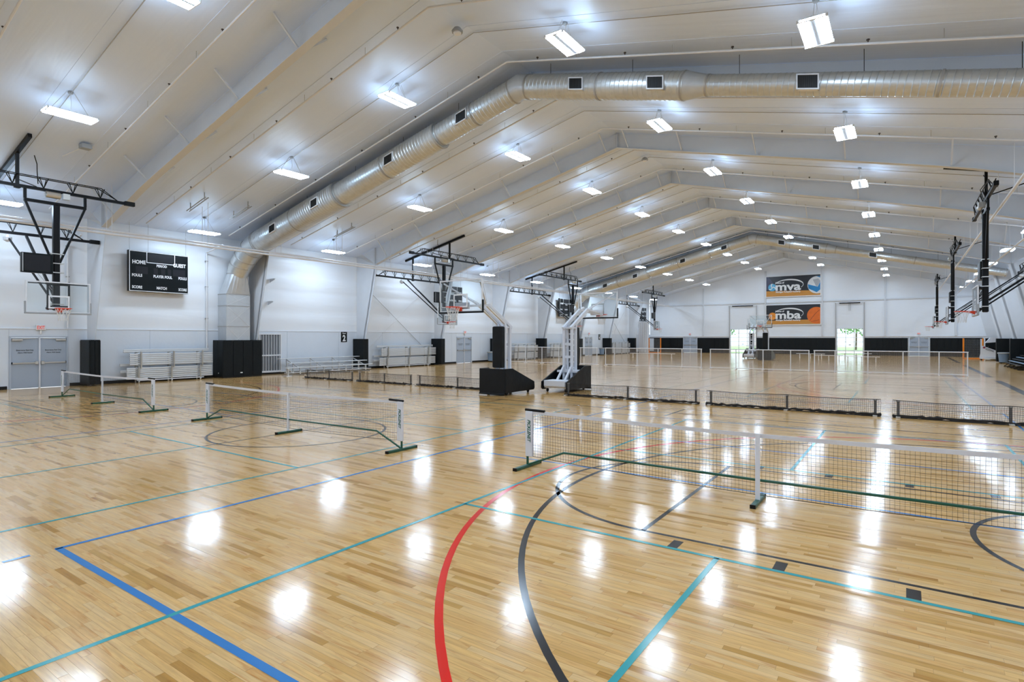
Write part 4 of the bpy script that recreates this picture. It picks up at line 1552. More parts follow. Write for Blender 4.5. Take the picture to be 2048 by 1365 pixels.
def backboard(T, root, pad_mat, x=0.0, back_frame=True):
    """glass board with face at local x, bottom z 2.9; T maps local to world"""
    zb, zt, hw = 2.905, 3.975, 0.915
    bd = bpy.data.objects.new('backboard', bpy.data.meshes.new('backboard'))
    B = lambda mb, n, m, p, **k: mb.xf(T).build(n, m, p, **k)
    g = B(MB().box(x - 0.013, x, -hw + 0.03, hw - 0.03, zb + 0.03, zt - 0.03), 'backboard', M_GLASS, root)
    for (a, b, c, d) in ((-hw, hw, zt - 0.04, zt), (-hw, hw, zb, zb + 0.04), (-hw, -hw + 0.04, zb + 0.04, zt - 0.04), (hw - 0.04, hw, zb + 0.04, zt - 0.04)):
        B(MB().box(x - 0.035, x + 0.004, a, b, c, d), 'board_frame', M_WHITE, g)
    # painted target square
    t0, t1, s = 3.05, 3.50, 0.30
    for (a, b, c, d) in ((-s, s, t1 - 0.05, t1), (-s, s, t0, t0 + 0.05), (-s, -s + 0.05, t0 + 0.05, t1 - 0.05), (s - 0.05, s, t0 + 0.05, t1 - 0.05)):
        B(MB().box(x + 0.001, x + 0.003, a, b, c, d), 'target_line', M_TXT_W, g)
    # bottom and corner padding
    B(MB().cbox(x - 0.05, x + 0.025, -hw - 0.03, hw + 0.03, zb - 0.045, zb + 0.012, 0.012), 'edge_pad', pad_mat, g)
    for sy in (-1, 1):
        a, b = sorted((sy * (hw + 0.03), sy * (hw - 0.012)))
        B(MB().cbox(x - 0.05, x + 0.025, a, b, zb + 0.012, zb + 0.38, 0.010), 'edge_pad', pad_mat, g)
    if back_frame:
        for sy in (-0.30, 0.30):
            B(MB().box(x - 0.10, x - 0.04, sy - 0.025, sy + 0.025, zb + 0.1, zt + 0.02), 'support', M_BLACK, g)
        for zz in (zb + 0.12, zt - 0.10):
            B(MB().box(x - 0.14, x - 0.10, -0.34, 0.34, zz, zz + 0.07), 'support', M_BLACK, g)
        B(MB().box(x - 0.06, x - 0.036, -hw + 0.08, hw - 0.08, zt - 0.09, zt - 0.05), 'support', M_DARK, g)
    # rim
    rim = B(ring_tube(MB(), (x + 0.385, 0, 3.05), 0.235, 0.011), 'rim', M_RED, root, smooth=True)
    br = MB().prism([(x, 3.06), (x + 0.155, 3.06), (x + 0.155, 3.03), (x + 0.03, 2.93), (x, 2.93)], -0.075, 0.075, 'y')
    B(br, 'bracket', M_RED, rim)
    for sy in (-1, 1):
        B(MB().bar((x + 0.02, sy * 0.07, 2.96), (x + 0.35, sy * 0.22, 3.04), 0.012), 'brace', M_RED, rim)
    B(hoop_net((x + 0.385, 0, 3.04)), 'net', M_CORD_W, rim, kind='stuff')
    return g


def truss(T, root, x, z, ya, yb, name='truss'):
    B = lambda mb, n, m, p, **k: mb.xf(T).build(n, m, p, **k)
    ch = B(MB().box(x - 0.05, x + 0.05, ya, yb, z - 0.05, z + 0.05), name, M_BLACK, root)
    rods = MB()
    for sx in (-0.10, 0.10):
        rods.tube([(x, ya + 0.55, z + 0.05), (x + sx, ya + 1.1, z + 0.38), (x + sx, yb - 1.1, z + 0.38), (x, yb - 0.55, z + 0.05)], 0.017, 6)
    B(rods, 'top_rods', M_BLACK, ch)
    L_ = yb - ya - 2.2
    n = max(3, int(L_ / 0.75))
    for k in range(n + 1):
        yy = ya + 1.1 + L_ * k / n
        w = MB()
        for sx in (-0.10, 0.10):
            w.tube([(x, yy, z + 0.04), (x + sx, yy + 0.10, z + 0.38)], 0.014, 5)
            w.tube([(x, yy, z + 0.04), (x + sx, yy - 0.14, z + 0.38)], 0.014, 5)
        B(w, 'web', M_BLACK, ch)
    for (a, b) in ((ya - 0.02, ya + 0.32), (yb - 0.32, yb + 0.02)):
        B(MB().cbox(x - 0.07, x + 0.07, a, b, z - 0.07, z + 0.09, 0.01), 'clamp', M_BLACK, ch)
    return ch


def hung_hoop(label, X0, Y0, side, bay0, bay1, beam_y):
    """side +1: faces +x (left end), -1: faces -x (right end)"""
    r = thing('ceiling_hung_hoop', label, 'basketball hoop', (X0, Y0, 2.9), 'ceiling-hung basketball hoops')
    T = (lambda p: (X0 + p.x, Y0 + p.y, p.z)) if side > 0 else (lambda p: (X0 - p.x, Y0 - p.y, p.z))
    B = lambda mb, n, m, p, **k: mb.xf(T).build(n, m, p, **k)
    ya, yb = (bay0 - Y0, bay1 - Y0) if side > 0 else (Y0 - bay1, Y0 - bay0)
    ya, yb = ya + 0.06, yb - 0.06
    t1 = truss(T, r, 0.0, 7.14, ya, yb)
    t2 = truss(T, r, -3.3, 6.0, ya, yb)
    # roof beam along the slope and hangers
    ybm = side * (beam_y - Y0)
    zr = lambda lx: roof_z(X0 + side * lx) - 0.09
    B(MB().bar((1.25, ybm, zr(1.25)), (-4.0, ybm, zr(-4.0)), 0.11, 0.12), 'roof_beam', M_BLACK, r)
    for lx, zz in ((0.0, 7.14), (-3.3, 6.0)):
        B(MB().box(lx - 0.045, lx + 0.045, ybm - 0.045, ybm + 0.045, zz - 0.1, zr(lx)), 'hanger', M_BLACK, r)
        B(MB().cbox(lx - 0.08, lx + 0.08, ybm - 0.08, ybm + 0.08, zz - 0.09, zz - 0.04, 0.01), 'hanger_foot', M_BLACK, r)
    B(MB().tube([(0.0, ybm + 0.5, 7.2), (-2.0, ybm + 0.5, zr(-2.0))], 0.02, 6), 'sway_brace', M_BLACK, r)
    # pivot yoke
    B(MB().box(-0.05, 0.05, -0.88, 0.88, 6.66, 6.76), 'yoke', M_BLACK, r)
    for sy in (-0.85, 0.85):
        B(MB().box(-0.035, 0.035, sy - 0.04, sy + 0.04, 6.76, 7.10), 'yoke_link', M_BLACK, r)
        B(MB().bar((0.0, sy, 6.70), (0.0, sy * 0.10, 4.62), 0.065), 'yoke_strut', M_BLACK, r)
    # mast
    mast = B(MB().cbox(-0.095, 0.095, -0.095, 0.095, 3.0, 6.68, 0.03), 'mast', M_BLACK, r)
    for zz in (3.2, 3.95, 4.3, 4.62, 4.95):
        B(MB().box(-0.11, 0.11, -0.2, 0.2, zz, zz + 0.03), 'u_bolt', M_CHROME, mast)
    for zz in (3.12, 3.9):
        B(MB().box(0.09, 0.20, -0.3, 0.3, zz - 0.04, zz + 0.04), 'board_mount', M_BLACK, mast)
    # winch
    w = B(MB().lathe([(0.08, -0.22), (0.11, -0.2), (0.11, 0.2), (0.08, 0.22)], 12, (0.12, -0.12, 6.98), 'y'), 'winch', M_CHROME, r)
    B(MB().box(0.02, 0.22, 0.14, 0.34, 6.88, 7.08), 'gear_box', M_CHROME, w)
    # fold brace from the rear truss to the mast foot
    B(MB().bar((-3.3, 0.05, 5.95), (-0.1, 0.0, 3.45), 0.075), 'fold_brace', M_BLACK, r)
    B(MB().bar((-3.3, -0.5, 5.85), (-0.1, -0.06, 3.3), 0.05), 'fold_brace', M_BLACK, r)
    B(MB().lathe([(0.03, -0.14), (0.13, -0.08), (0.14, 0.04), (0.05, 0.12)], 12, (-3.3, -0.5, 5.78)), 'safety_reel', M_ALU, r)
    B(MB().tube([(-3.25, -0.45, 5.7), (-0.1, 0.0, 3.6)], 0.007, 4), 'cable', M_CONDUIT, r)
    B(MB().tube([(0.0, -0.5, 7.3), (0.1, -0.55, 7.7), (-0.1, -0.5, 8.0), (0.0, -0.6, zr(0))], 0.014, 6), 'power_cable', M_BLACK, r)
    backboard(T, r, M_GREY, x=0.30)
    # shot clock beside the mast
    sc = thing('shot_clock', label.replace('ceiling-hung basketball hoop', 'shot clock box on the hoop'), 'shot clock', T(Vector((0.1, -0.55, 4.25))), 'black shot clock boxes')
    B(MB().cbox(0.0, 0.14, -0.98, -0.12, 4.25, 4.92, 0.01), 'case', M_SB, sc)
    B(MB().box(0.14, 0.146, -0.96, -0.93, 4.28, 4.9), 'edge_strip', M_GREY, sc)
    B(MB().box(0.141, 0.145, -0.90, -0.2, 4.32, 4.86), 'face', M_SB_DIG, sc)
    return r


LH = [(7.2, 0, 1, 'ceiling-hung basketball hoop over the nearest double door'), (27.45, 3, 4, 'ceiling-hung basketball hoop behind the nearer portable backboard'),
      (44.7, 5, 6, 'ceiling-hung basketball hoop left of the farther portable backboard'), (64.8, 8, 9, 'ceiling-hung basketball hoop nearest the far left corner')]
for (yy, a, b, lab) in LH:
    hung_hoop(lab, -24.3, yy, 1, F0 + S * a, F0 + S * b, {0: 6.15, 3: 28.0, 5: 43.1, 8: 64.4}[a])
for (yy, a, b, lab) in ((27.45, 3, 4, 'ceiling-hung basketball hoop nearest on the right side, seen edge-on'), (44.7, 5, 6, 'ceiling-hung basketball hoop in the middle of the right side, seen edge-on'),
                        (64.8, 8, 9, 'ceiling-hung basketball hoop farthest on the right side, seen edge-on')):
    hung_hoop(lab, 2.5, yy, -1, F0 + S * a, F0 + S * b, {3: 27.2, 5: 42.6, 8: 64.0}[a])


def portable_hoop(label, X0, Y0, facing, dark=True):
    r = thing('portable_hoop', label, 'basketball hoop', (X0, Y0, 0), 'portable basketball hoops in the middle of the hall')
    T = (lambda p: (X0 + p.y, Y0 - p.x, p.z)) if facing < 0 else (lambda p: (X0 - p.y, Y0 + p.x, p.z))
    B = lambda mb, n, m, p, **k: mb.xf(T).build(n, m, p, **k)
    hw = 0.56
    B(MB().cbox(-0.06, 0.0, -hw, hw, 0.06, 0.95, 0.014), 'front_pad', M_VINYL_SHEEN, r)
    B(MB().cbox(-0.02, 0.03, -hw, hw, 0.03, 0.08, 0.01), 'kick_strip', M_VINYL, r)
    for sy in (-1, 1):
        a, b = sorted((sy * hw, sy * (hw - 0.05)))
        B(MB().prism([(-0.06, 0.10), (-0.06, 0.95), (-0.50, 0.95), (-1.95, 0.40), (-1.97, 0.16), (-1.9, 0.10)], a, b, 'y'), 'side_pad', M_VINYL_SHEEN, r)
        # casters
        for xx in (-0.35, -1.75):
            cst = B(MB().lathe([(0.06, -0.025), (0.07, -0.015), (0.07, 0.015), (0.06, 0.025)], 14, (xx, sy * 0.40, 0.07), 'y'), 'caster', M_BASE, r)
            B(MB().box(xx - 0.05, xx + 0.05, sy * 0.40 - 0.045, sy * 0.40 + 0.045, 0.13, 0.17), 'caster_fork', M_CHROME, cst)
    # chassis, ballast box
    B(MB().box(-1.85, -0.08, -0.48, 0.48, 0.16, 0.22), 'chassis', M_WHITE, r)
    B(MB().cbox(-1.93, -1.25, -0.46, 0.46, 0.22, 0.44, 0.01), 'ballast_box', M_SLEEVE, r)
    # uprights and rungs
    fr = M_SLEEVE
    for sy in (-0.17, 0.17):
        B(MB().box(-0.92, -0.82, sy - 0.05, sy + 0.05, 0.22, 2.50), 'rear_upright', fr, r)
        B(MB().box(-0.62, -0.53, sy - 0.045, sy + 0.045, 0.22, 2.60), 'front_upright', fr, r)
        B(MB().bar((-1.45, sy, 0.40), (-0.86, sy, 0.98), 0.07), 'strut', fr, r)
    for k in range(8):
        zz = 0.85 + k * 0.22
        B(MB().box(-0.60, -0.55, -0.13, 0.13, zz, zz + 0.05), 'rung', fr, r)
    for zz in (0.72, 1.25, 1.75):
        B(MB().box(-0.90, -0.83, -0.125, 0.125, zz, zz + 0.10), 'rung', fr, r)
    B(MB().box(-0.95, -0.25, -0.45, 0.45, 0.70, 0.78), 'deck', fr, r)
    B(MB().box(-0.90, -0.55, -0.20, 0.20, 2.40, 2.46), 'cap', fr, r)
    B(MB().bar((-0.7, 0.0, 1.1), (-0.4, 0.0, 1.65), 0.05), 'jack', M_CHROME, r)
    B(MB().cbox(-0.52, -0.30, -0.21, 0.21, 0.96, 2.46, 0.03), 'mast_pad', M_VINYL_SHEEN, r)
    # parallelogram arms and boom
    for sy in (-0.17, 0.17):
        B(MB().bar((-0.98, sy, 2.42), (0.42, sy, 3.20), 0.09), 'lower_arm', fr, r)
        B(MB().bar((-0.58, sy, 2.56), (0.75, sy, 3.30), 0.07), 'upper_arm', M_WHITE, r)
        B(MB().bar((0.42, sy, 3.18), (1.63, sy * 0.8, 3.10), 0.08), 'boom', fr, r)
        B(MB().bar((0.55, sy, 3.20), (1.66, sy * 4.6, 3.88), 0.045), 'board_stay', fr, r)
        B(MB().tube([(0.5, sy, 3.25), (1.66, sy * 5.1, 3.93)], 0.006, 4), 'cable', M_CONDUIT, r)
    B(MB().box(1.58, 1.68, -0.28, 0.28, 3.0, 3.22), 'board_mount', fr, r)
    backboard(T, r, M_VINYL, x=1.72, back_frame=False)
    return r


portable_hoop('portable hoop with solid black padded front facing the camera, beside the low nets', -12.05, 16.15, -1)
portable_hoop('portable hoop seen from behind with white ladder frame, beside the low nets', -10.75, 20.25, 1)
portable_hoop('distant portable hoop with padded front facing the camera, under the lower banner', -10.2, 54.2, -1)
portable_hoop('distant portable hoop seen from behind, in front of the left glazed door', -12.15, 59.1, 1)

# ================================================================== PICKLEBALL NETS
def net_mesh(xa, xb, ztop, zbot, dx, dz, r, y=0.0, wob=0.0, seg_=0.3, seed=1):
    rr = random.Random(seed)
    mb = MB()
    n = int((xb - xa) / dx)
    for i in range(n + 1):
        x = xa + (xb - xa) * i / n
        zt, zb_ = ztop(x), zbot(x)
        m = 4
        pts = []
        for k in range(m + 1):
            t = k / m
            pts.append((x + (rr.uniform(-wob, wob) if 0 < k < m else 0), y + (rr.uniform(-wob, wob) if 0 < k < m else 0), zt + (zb_ - zt) * t))
        mb.tube(pts, r, 4, cap=False)
    hmax = max(ztop(xa) - zbot(xa), ztop((xa + xb) / 2) - zbot((xa + xb) / 2))
    m = int(hmax / dz)
    ns = max(6, int((xb - xa) / seg_))
    for k in range(1, m):
        t = k / m
        pts = []
        for i in range(ns + 1):
            x = xa + (xb - xa) * i / ns
            pts.append((x, y, ztop(x) + (zbot(x) - ztop(x)) * t + rr.uniform(-wob, wob) * 0.6))
        mb.tube(pts, r, 4, cap=False)
    return mb


def pickle_net(xc, yc, label):
    H = 3.44
    r = thing('court_net', label, 'net', (xc, yc, 0), 'portable court nets with green frames')
    # ground frame
    for sx in (-1, 0, 1):
        L2 = 0.36 if sx else 0.30
        MB().cbox(xc + sx * H - 0.032, xc + sx * H + 0.032, yc - L2, yc + L2, 0.0, 0.045, 0.008).build('foot', M_GREEN, r)
        for sy in (-1, 1):
            MB().box(xc + sx * H - 0.033, xc + sx * H + 0.033, yc + sy * L2 - 0.012, yc + sy * L2 + 0.012, 0.0, 0.046).build('foot_cap', M_BLACK, r)
    for sx in (-1, 1):
        MB().tube([(xc + sx * H, yc, 0.04), (xc + sx * H, yc, 0.905)], 0.019, 10).build('post', M_GREEN, r, smooth=True)
        a, b = sorted((xc + sx * (H + 0.03), xc + sx * (H - 0.10)))
        sl = MB().cbox(a, b, yc - 0.024, yc + 0.024, 0.175, 0.895, 0.006).build('sleeve', M_SLEEVE, r)
        t = MB()
        put_text(t, 'PICKLENET', ((a + b) / 2 - 0.02, yc - 0.0245, 0.58), (0, 0, -1), (1, 0, 0), 0.055, 0.36, bold=0.04, shear=0.3, thick=0.001)
        t.build('lettering', M_GREEN_T, sl)
        c, d = sorted((xc + sx * (H + 0.04), xc + sx * (H - 0.32)))
        MB().tube([(c, yc, 0.915), (d, yc, 0.908)], 0.021, 8).build('top_strap', M_BLACK, r)
        MB().tube([(xc + sx * H, yc, 0.035), (xc + sx * (H - 0.66), yc, 0.30), (xc + sx * 0.0, yc, 0.285)], 0.017, 8).build('frame_tube', M_GREEN, r, smooth=True)
    ztop = lambda x: 0.865 + 0.045 * (abs(x - xc) / H) ** 1.5
    zbot = lambda x: 0.10 + 0.085 * (abs(x - xc) / H) ** 2
    # top tape
    tp = MB()
    n = 32
    vs = []
    for i in range(n + 1):
        x = xc - H + 0.05 + (2 * H - 0.10) * i / n
        z = ztop(x)
        vs += [(x, yc - 0.006, z - 0.05), (x, yc + 0.006, z - 0.05), (x, yc + 0.006, z), (x, yc - 0.006, z)]
    fs = []
    for i in range(n):
        for k in range(4):
            fs.append((4 * i + k, 4 * i + (k + 1) % 4, 4 * i + 4 + (k + 1) % 4, 4 * i + 4 + k))
    fs += [(3, 2, 1, 0), (4 * n, 4 * n + 1, 4 * n + 2, 4 * n + 3)]
    tp.add(vs, fs).build('top_tape', M_TAPE, r)
    net_mesh(xc - H + 0.10, xc + H - 0.10, lambda x: ztop(x) - 0.045, zbot, 0.0455, 0.0455, 0.0016, yc, 0.0035, 0.14, seed=int(abs(xc) * 10)).build('net', M_CORD_B, r, kind='stuff')
    MB().tube([(xc - H + 0.1 + (2 * H - 0.2) * i / 16, yc, zbot(xc - H + 0.1 + (2 * H - 0.2) * i / 16)) for i in range(17)], 0.0045, 5).build('bottom_cord', M_CORD_B, r)
    # centre strap
    MB().box(xc - 0.028, xc + 0.028, yc - 0.03, yc - 0.024, 0.04, 0.868).build('centre_strap', M_SLEEVE, r)
    MB().tube([(xc, yc, 0.04), (xc, yc, 0.86)], 0.016, 8).build('centre_post', M_WHITE, r)


pickle_net(-1.50, 7.58, 'nearest white-topped court net with green frame, cut by the right edge')
pickle_net(-10.98, 7.36, 'middle white-topped court net with green frame on the centre circle')
pickle_net(-20.62, 7.30, 'farthest white-topped court net with green frame near the grey door')

# ================================================================== LOW DIVIDER NETS
M_POST = pmat('post_grey', (0.16, 0.155, 0.15), 0.4, metal=0.3, var=0.1)
def low_net(x0, x1, label, y=17.75, seed=3):
    rr = random.Random(seed)
    r = thing('low_divider_net', label, 'net', ((x0 + x1) / 2, y, 0), 'low black divider nets across the hall')
    xm = (x0 + x1) / 2
    for x in (x0 + 0.12, xm, x1 - 0.12):
        p = MB().tube([(x, y, 0.02), (x, y, 0.41)], 0.033, 12).build('post', M_POST, r, smooth=True)
        MB().lathe([(0.045, 0), (0.05, 0.015), (0.05, 0.03), (0.04, 0.035)], 12, (x, y, 0.405)).build('post_cap', M_GREY, p)
        MB().cbox(x - 0.05, x + 0.05, y - 0.28, y + 0.18, 0.0, 0.035, 0.006).build('foot', M_CHROME, p)
    zt = lambda x: 0.44 - 0.03 * math.sin(math.pi * (((x - x0) / (x1 - x0) * 2) % 1.0))
    net_mesh(x0, x1, zt, lambda x: 0.05, 0.045, 0.045, 0.0030, y - 0.045, 0.010, 0.25, seed).build('net', M_CORD_B, r, kind='stuff')
    MB().tube([(x0 + (x1 - x0) * i / 20, y - 0.045, zt(x0 + (x1 - x0) * i / 20)) for i in range(21)], 0.008, 6).build('top_cord', M_CORD_B, r)
    pts, rs = [], []
    n = 60
    for i in range(n + 1):
        pts.append((x0 + (x1 - x0) * i / n, y - 0.06 - rr.uniform(0, 0.05), 0.035 + rr.uniform(-0.004, 0.02)))
        rs.append(rr.uniform(0.022, 0.048))
    MB().tube(pts, rs, 7).build('bunched_skirt', M_CORD_B, r)
    MB().cbox(x0, x1, y - 0.20, y - 0.16, 0.0, 0.02, 0.004).build('ground_strip', M_BASE, r)


low_net(-25.0, -21.35, 'low black net section farthest left, beside the open bleacher', seed=1)
low_net(-21.05, -17.5, 'low black net section, second from the left wall', seed=2)
low_net(-17.2, -12.75, 'low black net section ending at the black padded portable hoop', seed=3)
low_net(-9.95, -5.2, 'low black net section starting at the portable hoop with white frame', seed=4)
low_net(-4.98, -0.5, 'low black net section behind the middle of the nearest court net', seed=5)
low_net(-0.24, 4.4, 'low black net section cut by the right edge of the picture', seed=6)

# ================================================================== WHITE FENCE
M_FENCE = pmat('fence_cord', (0.42, 0.37, 0.33), 0.8, var=0.05)


def fence(x0, x1, posts, label, y=38.2):
    r = thing('net_fence', label, 'fence', ((x0 + x1) / 2, y, 0), 'white framed net fence across the hall')
    MB().tube([(x0, y, 1.27), (x1, y, 1.27)], 0.028, 8).build('top_rail', M_WHITE, r)
    MB().tube([(x0, y, 0.07), (x1, y, 0.07)], 0.022, 8).build('bottom_rail', M_WHITE, r)
    for x in posts:
        p = MB().tube([(x, y, 0.0), (x, y, 1.27)], 0.028, 8).build('post', M_WHITE, r)
        MB().cbox(x - 0.03, x + 0.03, y - 0.25, y + 0.25, 0.0, 0.03, 0.005).build('foot', M_WHITE, p)
    net_mesh(x0, x1, lambda x: 1.25, lambda x: 0.09, 0.05, 0.05, 0.0035, y, 0.0, 4.0).build('net', M_FENCE, r, kind='stuff')


fence(-28.0, -18.7, (-27.9, -25.1, -23.54, -22.0, -20.1, -18.75), 'white net fence section behind the two portable hoops')
fence(-18.1, -11.05, (-18.05, -17.36, -15.6, -14.07, -12.39, -11.1), 'white net fence section right of the portable hoop, before the orange goal')
fence(-10.54, -4.67, (-10.5, -8.89, -7.27, -5.7, -4.7), 'white net fence section before the left glazed door and distant hoops')
fence(-4.45, 2.8, (-4.4, -3.33, -1.69, -0.04, 1.56, 2.76), 'white net fence section before the right glazed door')

# ================================================================== WALL BRACING
def cable(name, label, pts, rad, m, cat='cable', group=None):
    r = thing(name, label, cat, pts[0], group)
    MB().tube(pts, rad, 6).build('rod', m, r)
    for p in (pts[0], pts[-1]):
        MB().lathe([(0.03, -0.02), (0.04, 0.0), (0.03, 0.02)], 8, p).build('anchor', M_CONDUIT, r)


xb = XL + 0.06
for (a, lab) in ((3, 'between court sign two and the second door'), (8, 'in the bay nearest the far left corner')):
    y0, y1 = F0 + S * a + 0.4, F0 + S * (a + 1) - 0.4
    cable('brace_rod', 'wall brace rod falling to the right, ' + lab, [(xb, y0, 5.6), (xb, y1, 0.8)], 0.014, M_CONDUIT, 'brace', 'crossed wall brace rods')
    cable('brace_rod', 'wall brace rod rising to the right, ' + lab, [(xb + 0.05, y0, 0.8), (xb + 0.05, y1, 6.1)], 0.010, M_WHITE, 'brace', 'crossed wall brace rods')
for k, (ya_, yb_) in enumerate(((46.8, 53.4), (54.0, 60.6), (61.3, 68.0))):
    cable('brace_rod', '%s thin brace rod on the right wall counted from the camera' % ORD[k], [(XR - 0.06, ya_, 6.4), (XR - 0.06, yb_, 2.1)], 0.014, M_CONDUIT, 'brace', 'brace rods of the right wall')

# conduits and a downpipe on the left wall
for (yy, zt, lab) in ((14.8, 6.35, 'white downpipe left of the galvanised plenum'), (9.0, 6.0, 'white downpipe above the nearest double door')):
    r = thing('wall_pipe', lab, 'pipe', (XL + 0.06, yy, 1.6))
    MB().tube([(XL + 0.07, yy, 1.5 if yy > 10 else 2.45), (XL + 0.07, yy, zt), (XL + 1.6, yy, zt + 0.25)], 0.04, 10).build('pipe', M_PIPE, r, smooth=True)
    for zz in (3.0, 4.6, 5.9):
        MB().box(XL, XL + 0.1, yy - 0.06, yy + 0.06, zz, zz + 0.04).build('clip', M_CONDUIT, r)
for k, (yy, zz) in enumerate(((18.3, 5.3), (18.2, 4.05))):
    r = thing('girt_bracket', '%s small white bracket on the wall right of the plenum column' % ('upper', 'lower')[k], 'bracket', (XL, yy, zz))
    MB().prism([(XL, zz), (XL + 0.5, zz), (XL + 0.5, zz - 0.04), (XL, zz - 0.2)], yy - 0.01, yy + 0.01, 'y').build('gusset', M_STEEL, r)
    MB().box(XL, XL + 0.52, yy - 0.05, yy + 0.05, zz, zz + 0.015).build('plate', M_STEEL, r)

# electrical box and cable above the nearest hoop
r = thing('junction_box', 'grey square box on the roof above the nearest hoop', 'box', (-22.9, 7.6, roof_z(-22.9)))
zj = roof_z(-22.9)
MB().cbox(-23.05, -22.75, 7.45, 7.75, zj - 0.20, zj - 0.04, 0.01).build('body', M_GREY, r)
MB().tube([(-23.0, 7.6, zj - 0.1), (-24.0, 7.3, roof_z(-24) - 0.06)], 0.012, 6).build('conduit', M_PIPE, r)

# linear heaters near the eave -----------------------------------------
for k, yy in enumerate((12.45, 14.4, 20.3)):
    r = thing('eave_heater', '%s slim grey tube fitting under the left roof slope' % ORD[k], 'fitting', (-25.3, yy, roof_z(-25.3) - 0.3), 'slim tube fittings under the left slope')
    for s in (-1, 1):
        MB().tube([(-26.0, yy + s * 0.06, roof_z(-26.0) - 0.3), (-24.4, yy + s * 0.06, roof_z(-24.4) - 0.3)], 0.025, 8).build('tube', M_CONDUIT, r)
    for xx in (-25.8, -24.6):
        MB().box(xx - 0.02, xx + 0.02, yy - 0.015, yy + 0.015, roof_z(xx) - 0.33, roof_z(xx) - 0.012).build('bracket', M_CONDUIT, r)

# ================================================================== BINS, GOALS, BENCHES
def bin_(x, y, label, s=1.0):
    r = thing('trash_bin', label, 'bin', (x, y, 0), 'round plastic bins')
    MB().lathe([(0.24 * s, 0.10), (0.30 * s, 0.75), (0.305 * s, 0.78), (0.27 * s, 0.78), (0.22 * s, 0.14)], 20, (x, y, 0)).build('tub', M_BIN, r, smooth=True)
    MB().lathe([(0.33 * s, 0.76), (0.345 * s, 0.78), (0.345 * s, 0.84), (0.31 * s, 0.86)], 20, (x, y, 0)).build('lid', M_GREY, r, smooth=True)
    MB().lathe([(0.25 * s, 0.06), (0.26 * s, 0.10)], 16, (x, y, 0)).build('dolly', M_BASE, r)
    for k in range(4):
        a = math.pi / 4 + k * math.pi / 2
        MB().lathe([(0.03, -0.015), (0.03, 0.015)], 8, (x + 0.2 * s * math.cos(a), y + 0.2 * s * math.sin(a), 0.03), 'y').build('caster', M_BASE, r)
    for sy in (-1, 1):
        MB().box(x - 0.05, x + 0.05, y + sy * 0.30 * s - 0.03, y + sy * 0.30 * s + 0.03, 0.66, 0.70).build('handle', M_BIN, r)


bin_(-28.35, 37.9, 'round grey bin behind the black padded portable hoop')
bin_(-28.35, 59.0, 'round grey bin beside the fourth court column pad')
bin_(6.45, 58.6, 'round blue-grey bin against the right wall pads', 1.15)


def goal(label, x0, x1, y, depth):
    r = thing('goal', label, 'goal', ((x0 + x1) / 2, y, 0), 'orange framed goals')
    for x in (x0, x1):
        MB().tube([(x, y, 0), (x, y, 1.95)], 0.07, 10).build('post', M_ORANGE, r, smooth=True)
        MB().tube([(x, y, 0.05), (x, y - depth, 0.05)], 0.05, 8).build('base_bar', M_ORANGE, r)
    MB().tube([(x0, y - depth, 0.05), (x1, y - depth, 0.05)], 0.05, 8).build('base_bar', M_ORANGE, r)
    MB().tube([(x0, y, 1.95), (x1, y, 1.95)], 0.05, 8).build('crossbar', M_BLACK, r)
    net_mesh(x0, x1, lambda x: 1.92, lambda x: 0.05, 0.10, 0.10, 0.006, y + 0.05, 0.0, 1.0).build('net', M_GREY, r, kind='stuff')


goal('orange framed goal in the far left corner', -28.2, -26.6, 73.2, 1.2)
goal('orange framed goal with dark net in the far right corner', 4.75, 6.2, 70.0, 1.0)

r = thing('ribbed_panel', 'tall white ribbed panel standing left of the orange goal', 'panel', (-28.4, 71.2, 0))
for k in range(5):
    MB().cbox(-28.9 + k * 0.26, -28.66 + k * 0.26, 71.3, 71.38, 0.0, 4.1, 0.02).build('rib', M_WHITE, r)
MB().box(-28.95, -27.58, 71.38, 71.42, 0.0, 4.1).build('backing', M_WHITE, r)


def bench(label, x0, x1, y, z=0.45):
    r = thing('bench', label, 'bench', ((x0 + x1) / 2, y, 0), 'white benches beyond the fence')
    MB().cbox(x0, x1, y - 0.15, y + 0.15, z - 0.04, z, 0.008).build('seat', M_WHITE, r)
    n = 3
    for k in range(n):
        x = x0 + 0.3 + (x1 - x0 - 0.6) * k / (n - 1)
        MB().box(x - 0.03, x + 0.03, y - 0.03, y + 0.03, 0.03, z - 0.04).build('leg', M_WHITE, r)
        MB().cbox(x - 0.03, x + 0.03, y - 0.18, y + 0.18, 0.0, 0.03, 0.005).build('foot', M_ALU, r)


bench('white bench left of the left end-wall door, beyond the fence', -23.0, -18.4, 54.5)
bench('white bench right of the distant portable hoops, before the long padding', -8.8, -6.3, 62.5)
bench('white bench before the right glazed door, left one', -6.6, -4.4, 57.5)
bench('white bench before the right glazed door, right one', -4.2, -1.6, 55.5)
bench('white bench before the right glazed door, rearmost', -5.2, -2.6, 66.0)

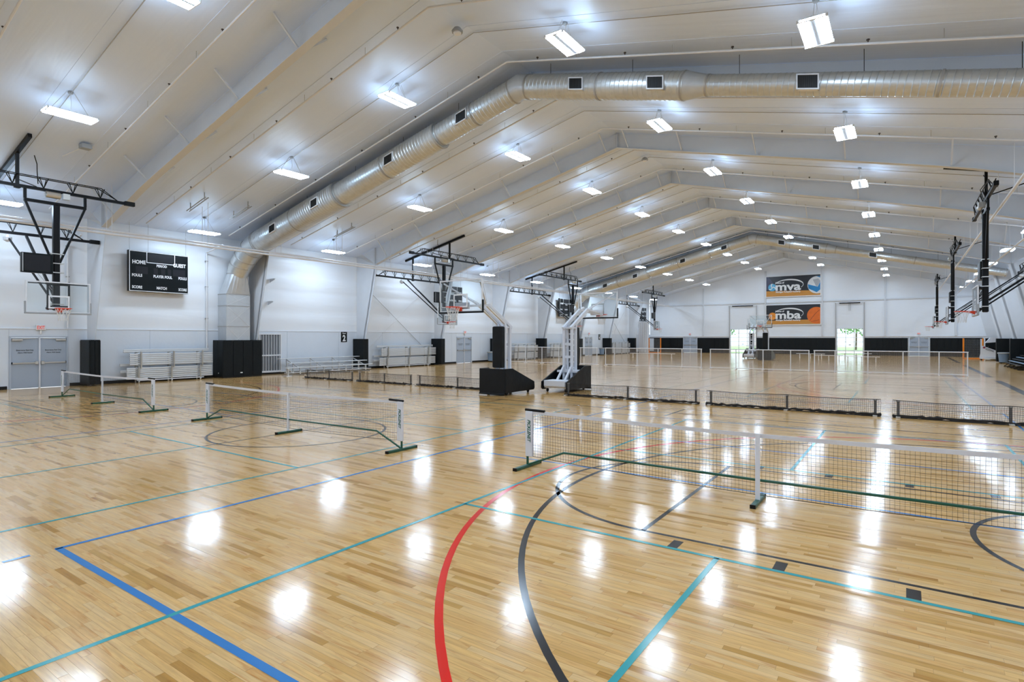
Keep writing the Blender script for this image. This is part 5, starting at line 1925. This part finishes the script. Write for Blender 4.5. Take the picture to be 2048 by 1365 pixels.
# folded equipment by the right wall ----------------------------------
r = thing('folded_equipment', 'white folded sports machine on a trolley against the right wall pads', 'equipment', (6.3, 65.5, 0))
ex, ey_ = 6.2, 65.6
MB().cbox(5.6, 6.9, ey_ - 0.35, ey_ + 0.35, 0.12, 0.22, 0.02).build('trolley', M_WHITE, r)
MB().prism([(5.55, 0.25), (6.9, 0.25), (6.9, 0.75), (6.55, 0.95), (5.75, 1.30)], ey_ - 0.16, ey_ - 0.10, 'y').build('side_panel', M_WHITE, r)
MB().prism([(5.75, 0.3), (6.85, 0.3), (6.85, 1.0), (6.2, 1.25)], ey_ - 0.06, ey_ + 0.2, 'y').build('body', M_BLACK, r)
MB().lathe([(0.09, -0.01), (0.09, 0.01)], 16, (5.88, ey_ - 0.165, 1.14), 'y').build('emblem', pmat('maroon', (0.25, 0.02, 0.05), 0.5), r)
for k in range(2):
    MB().bar((5.98, ey_ - 0.165, 1.08 - k * 0.10), (6.55, ey_ - 0.165, 0.86 - k * 0.10), 0.02, 0.035).build('stripe', M_BLACK, r)
MB().prism([(5.95, 1.55), (6.75, 1.62), (6.9, 2.05), (6.3, 2.02)], ey_ - 0.15, ey_ + 0.25, 'y').build('canopy_panel', M_SLEEVE, r)
MB().bar((6.6, ey_, 0.9), (6.7, ey_, 1.65), 0.06).build('mast', M_BLACK, r)
MB().bar((6.85, ey_ - 0.2, 0.2), (6.85, ey_ - 0.2, 0.7), 0.05).build('leg', M_WHITE, r)
for xx in (5.7, 6.8):
    for s in (-1, 1):
        MB().lathe([(0.055, -0.02), (0.055, 0.02)], 10, (xx, ey_ + s * 0.28, 0.06), 'y').build('wheel', M_BASE, r)

r = thing('equipment_cart', 'dark slatted cart at the right edge against the wall', 'cart', (6.4, 49.7, 0))
for k in range(5):
    MB().bar((5.95 + k * 0.2, 46.6, 0.28 + k * 0.13), (5.95 + k * 0.2, 52.8, 0.28 + k * 0.13), 0.16, 0.05).build('slat', M_BIN if k % 2 else M_BASE, r)
for yy in (46.9, 48.4, 49.8, 51.2, 52.6):
    MB().bar((5.8, yy, 0.03), (6.95, yy, 0.85), 0.05).build('rail', M_BASE, r)
    MB().box(6.9, 6.95, yy - 0.03, yy + 0.03, 0, 0.85).build('leg', M_BASE, r)
    MB().box(5.8, 6.95, yy - 0.03, yy + 0.03, 0, 0.04).build('skid', M_BASE, r)

for yy, lab in ((61.2, 'white wall post left of the blue-grey bin'), (57.6, 'white wall post right of the blue-grey bin')):
    r = thing('wall_post', lab, 'post', (XR - 0.12, yy, 0))
    MB().cbox(XR - 0.2, XR - 0.06, yy - 0.07, yy + 0.07, 0, 2.05, 0.01).build('shaft', M_SLEEVE, r)
    MB().cbox(XR - 0.24, XR - 0.06, yy - 0.1, yy + 0.1, 2.05, 2.1, 0.01).build('cap', M_WHITE, r)
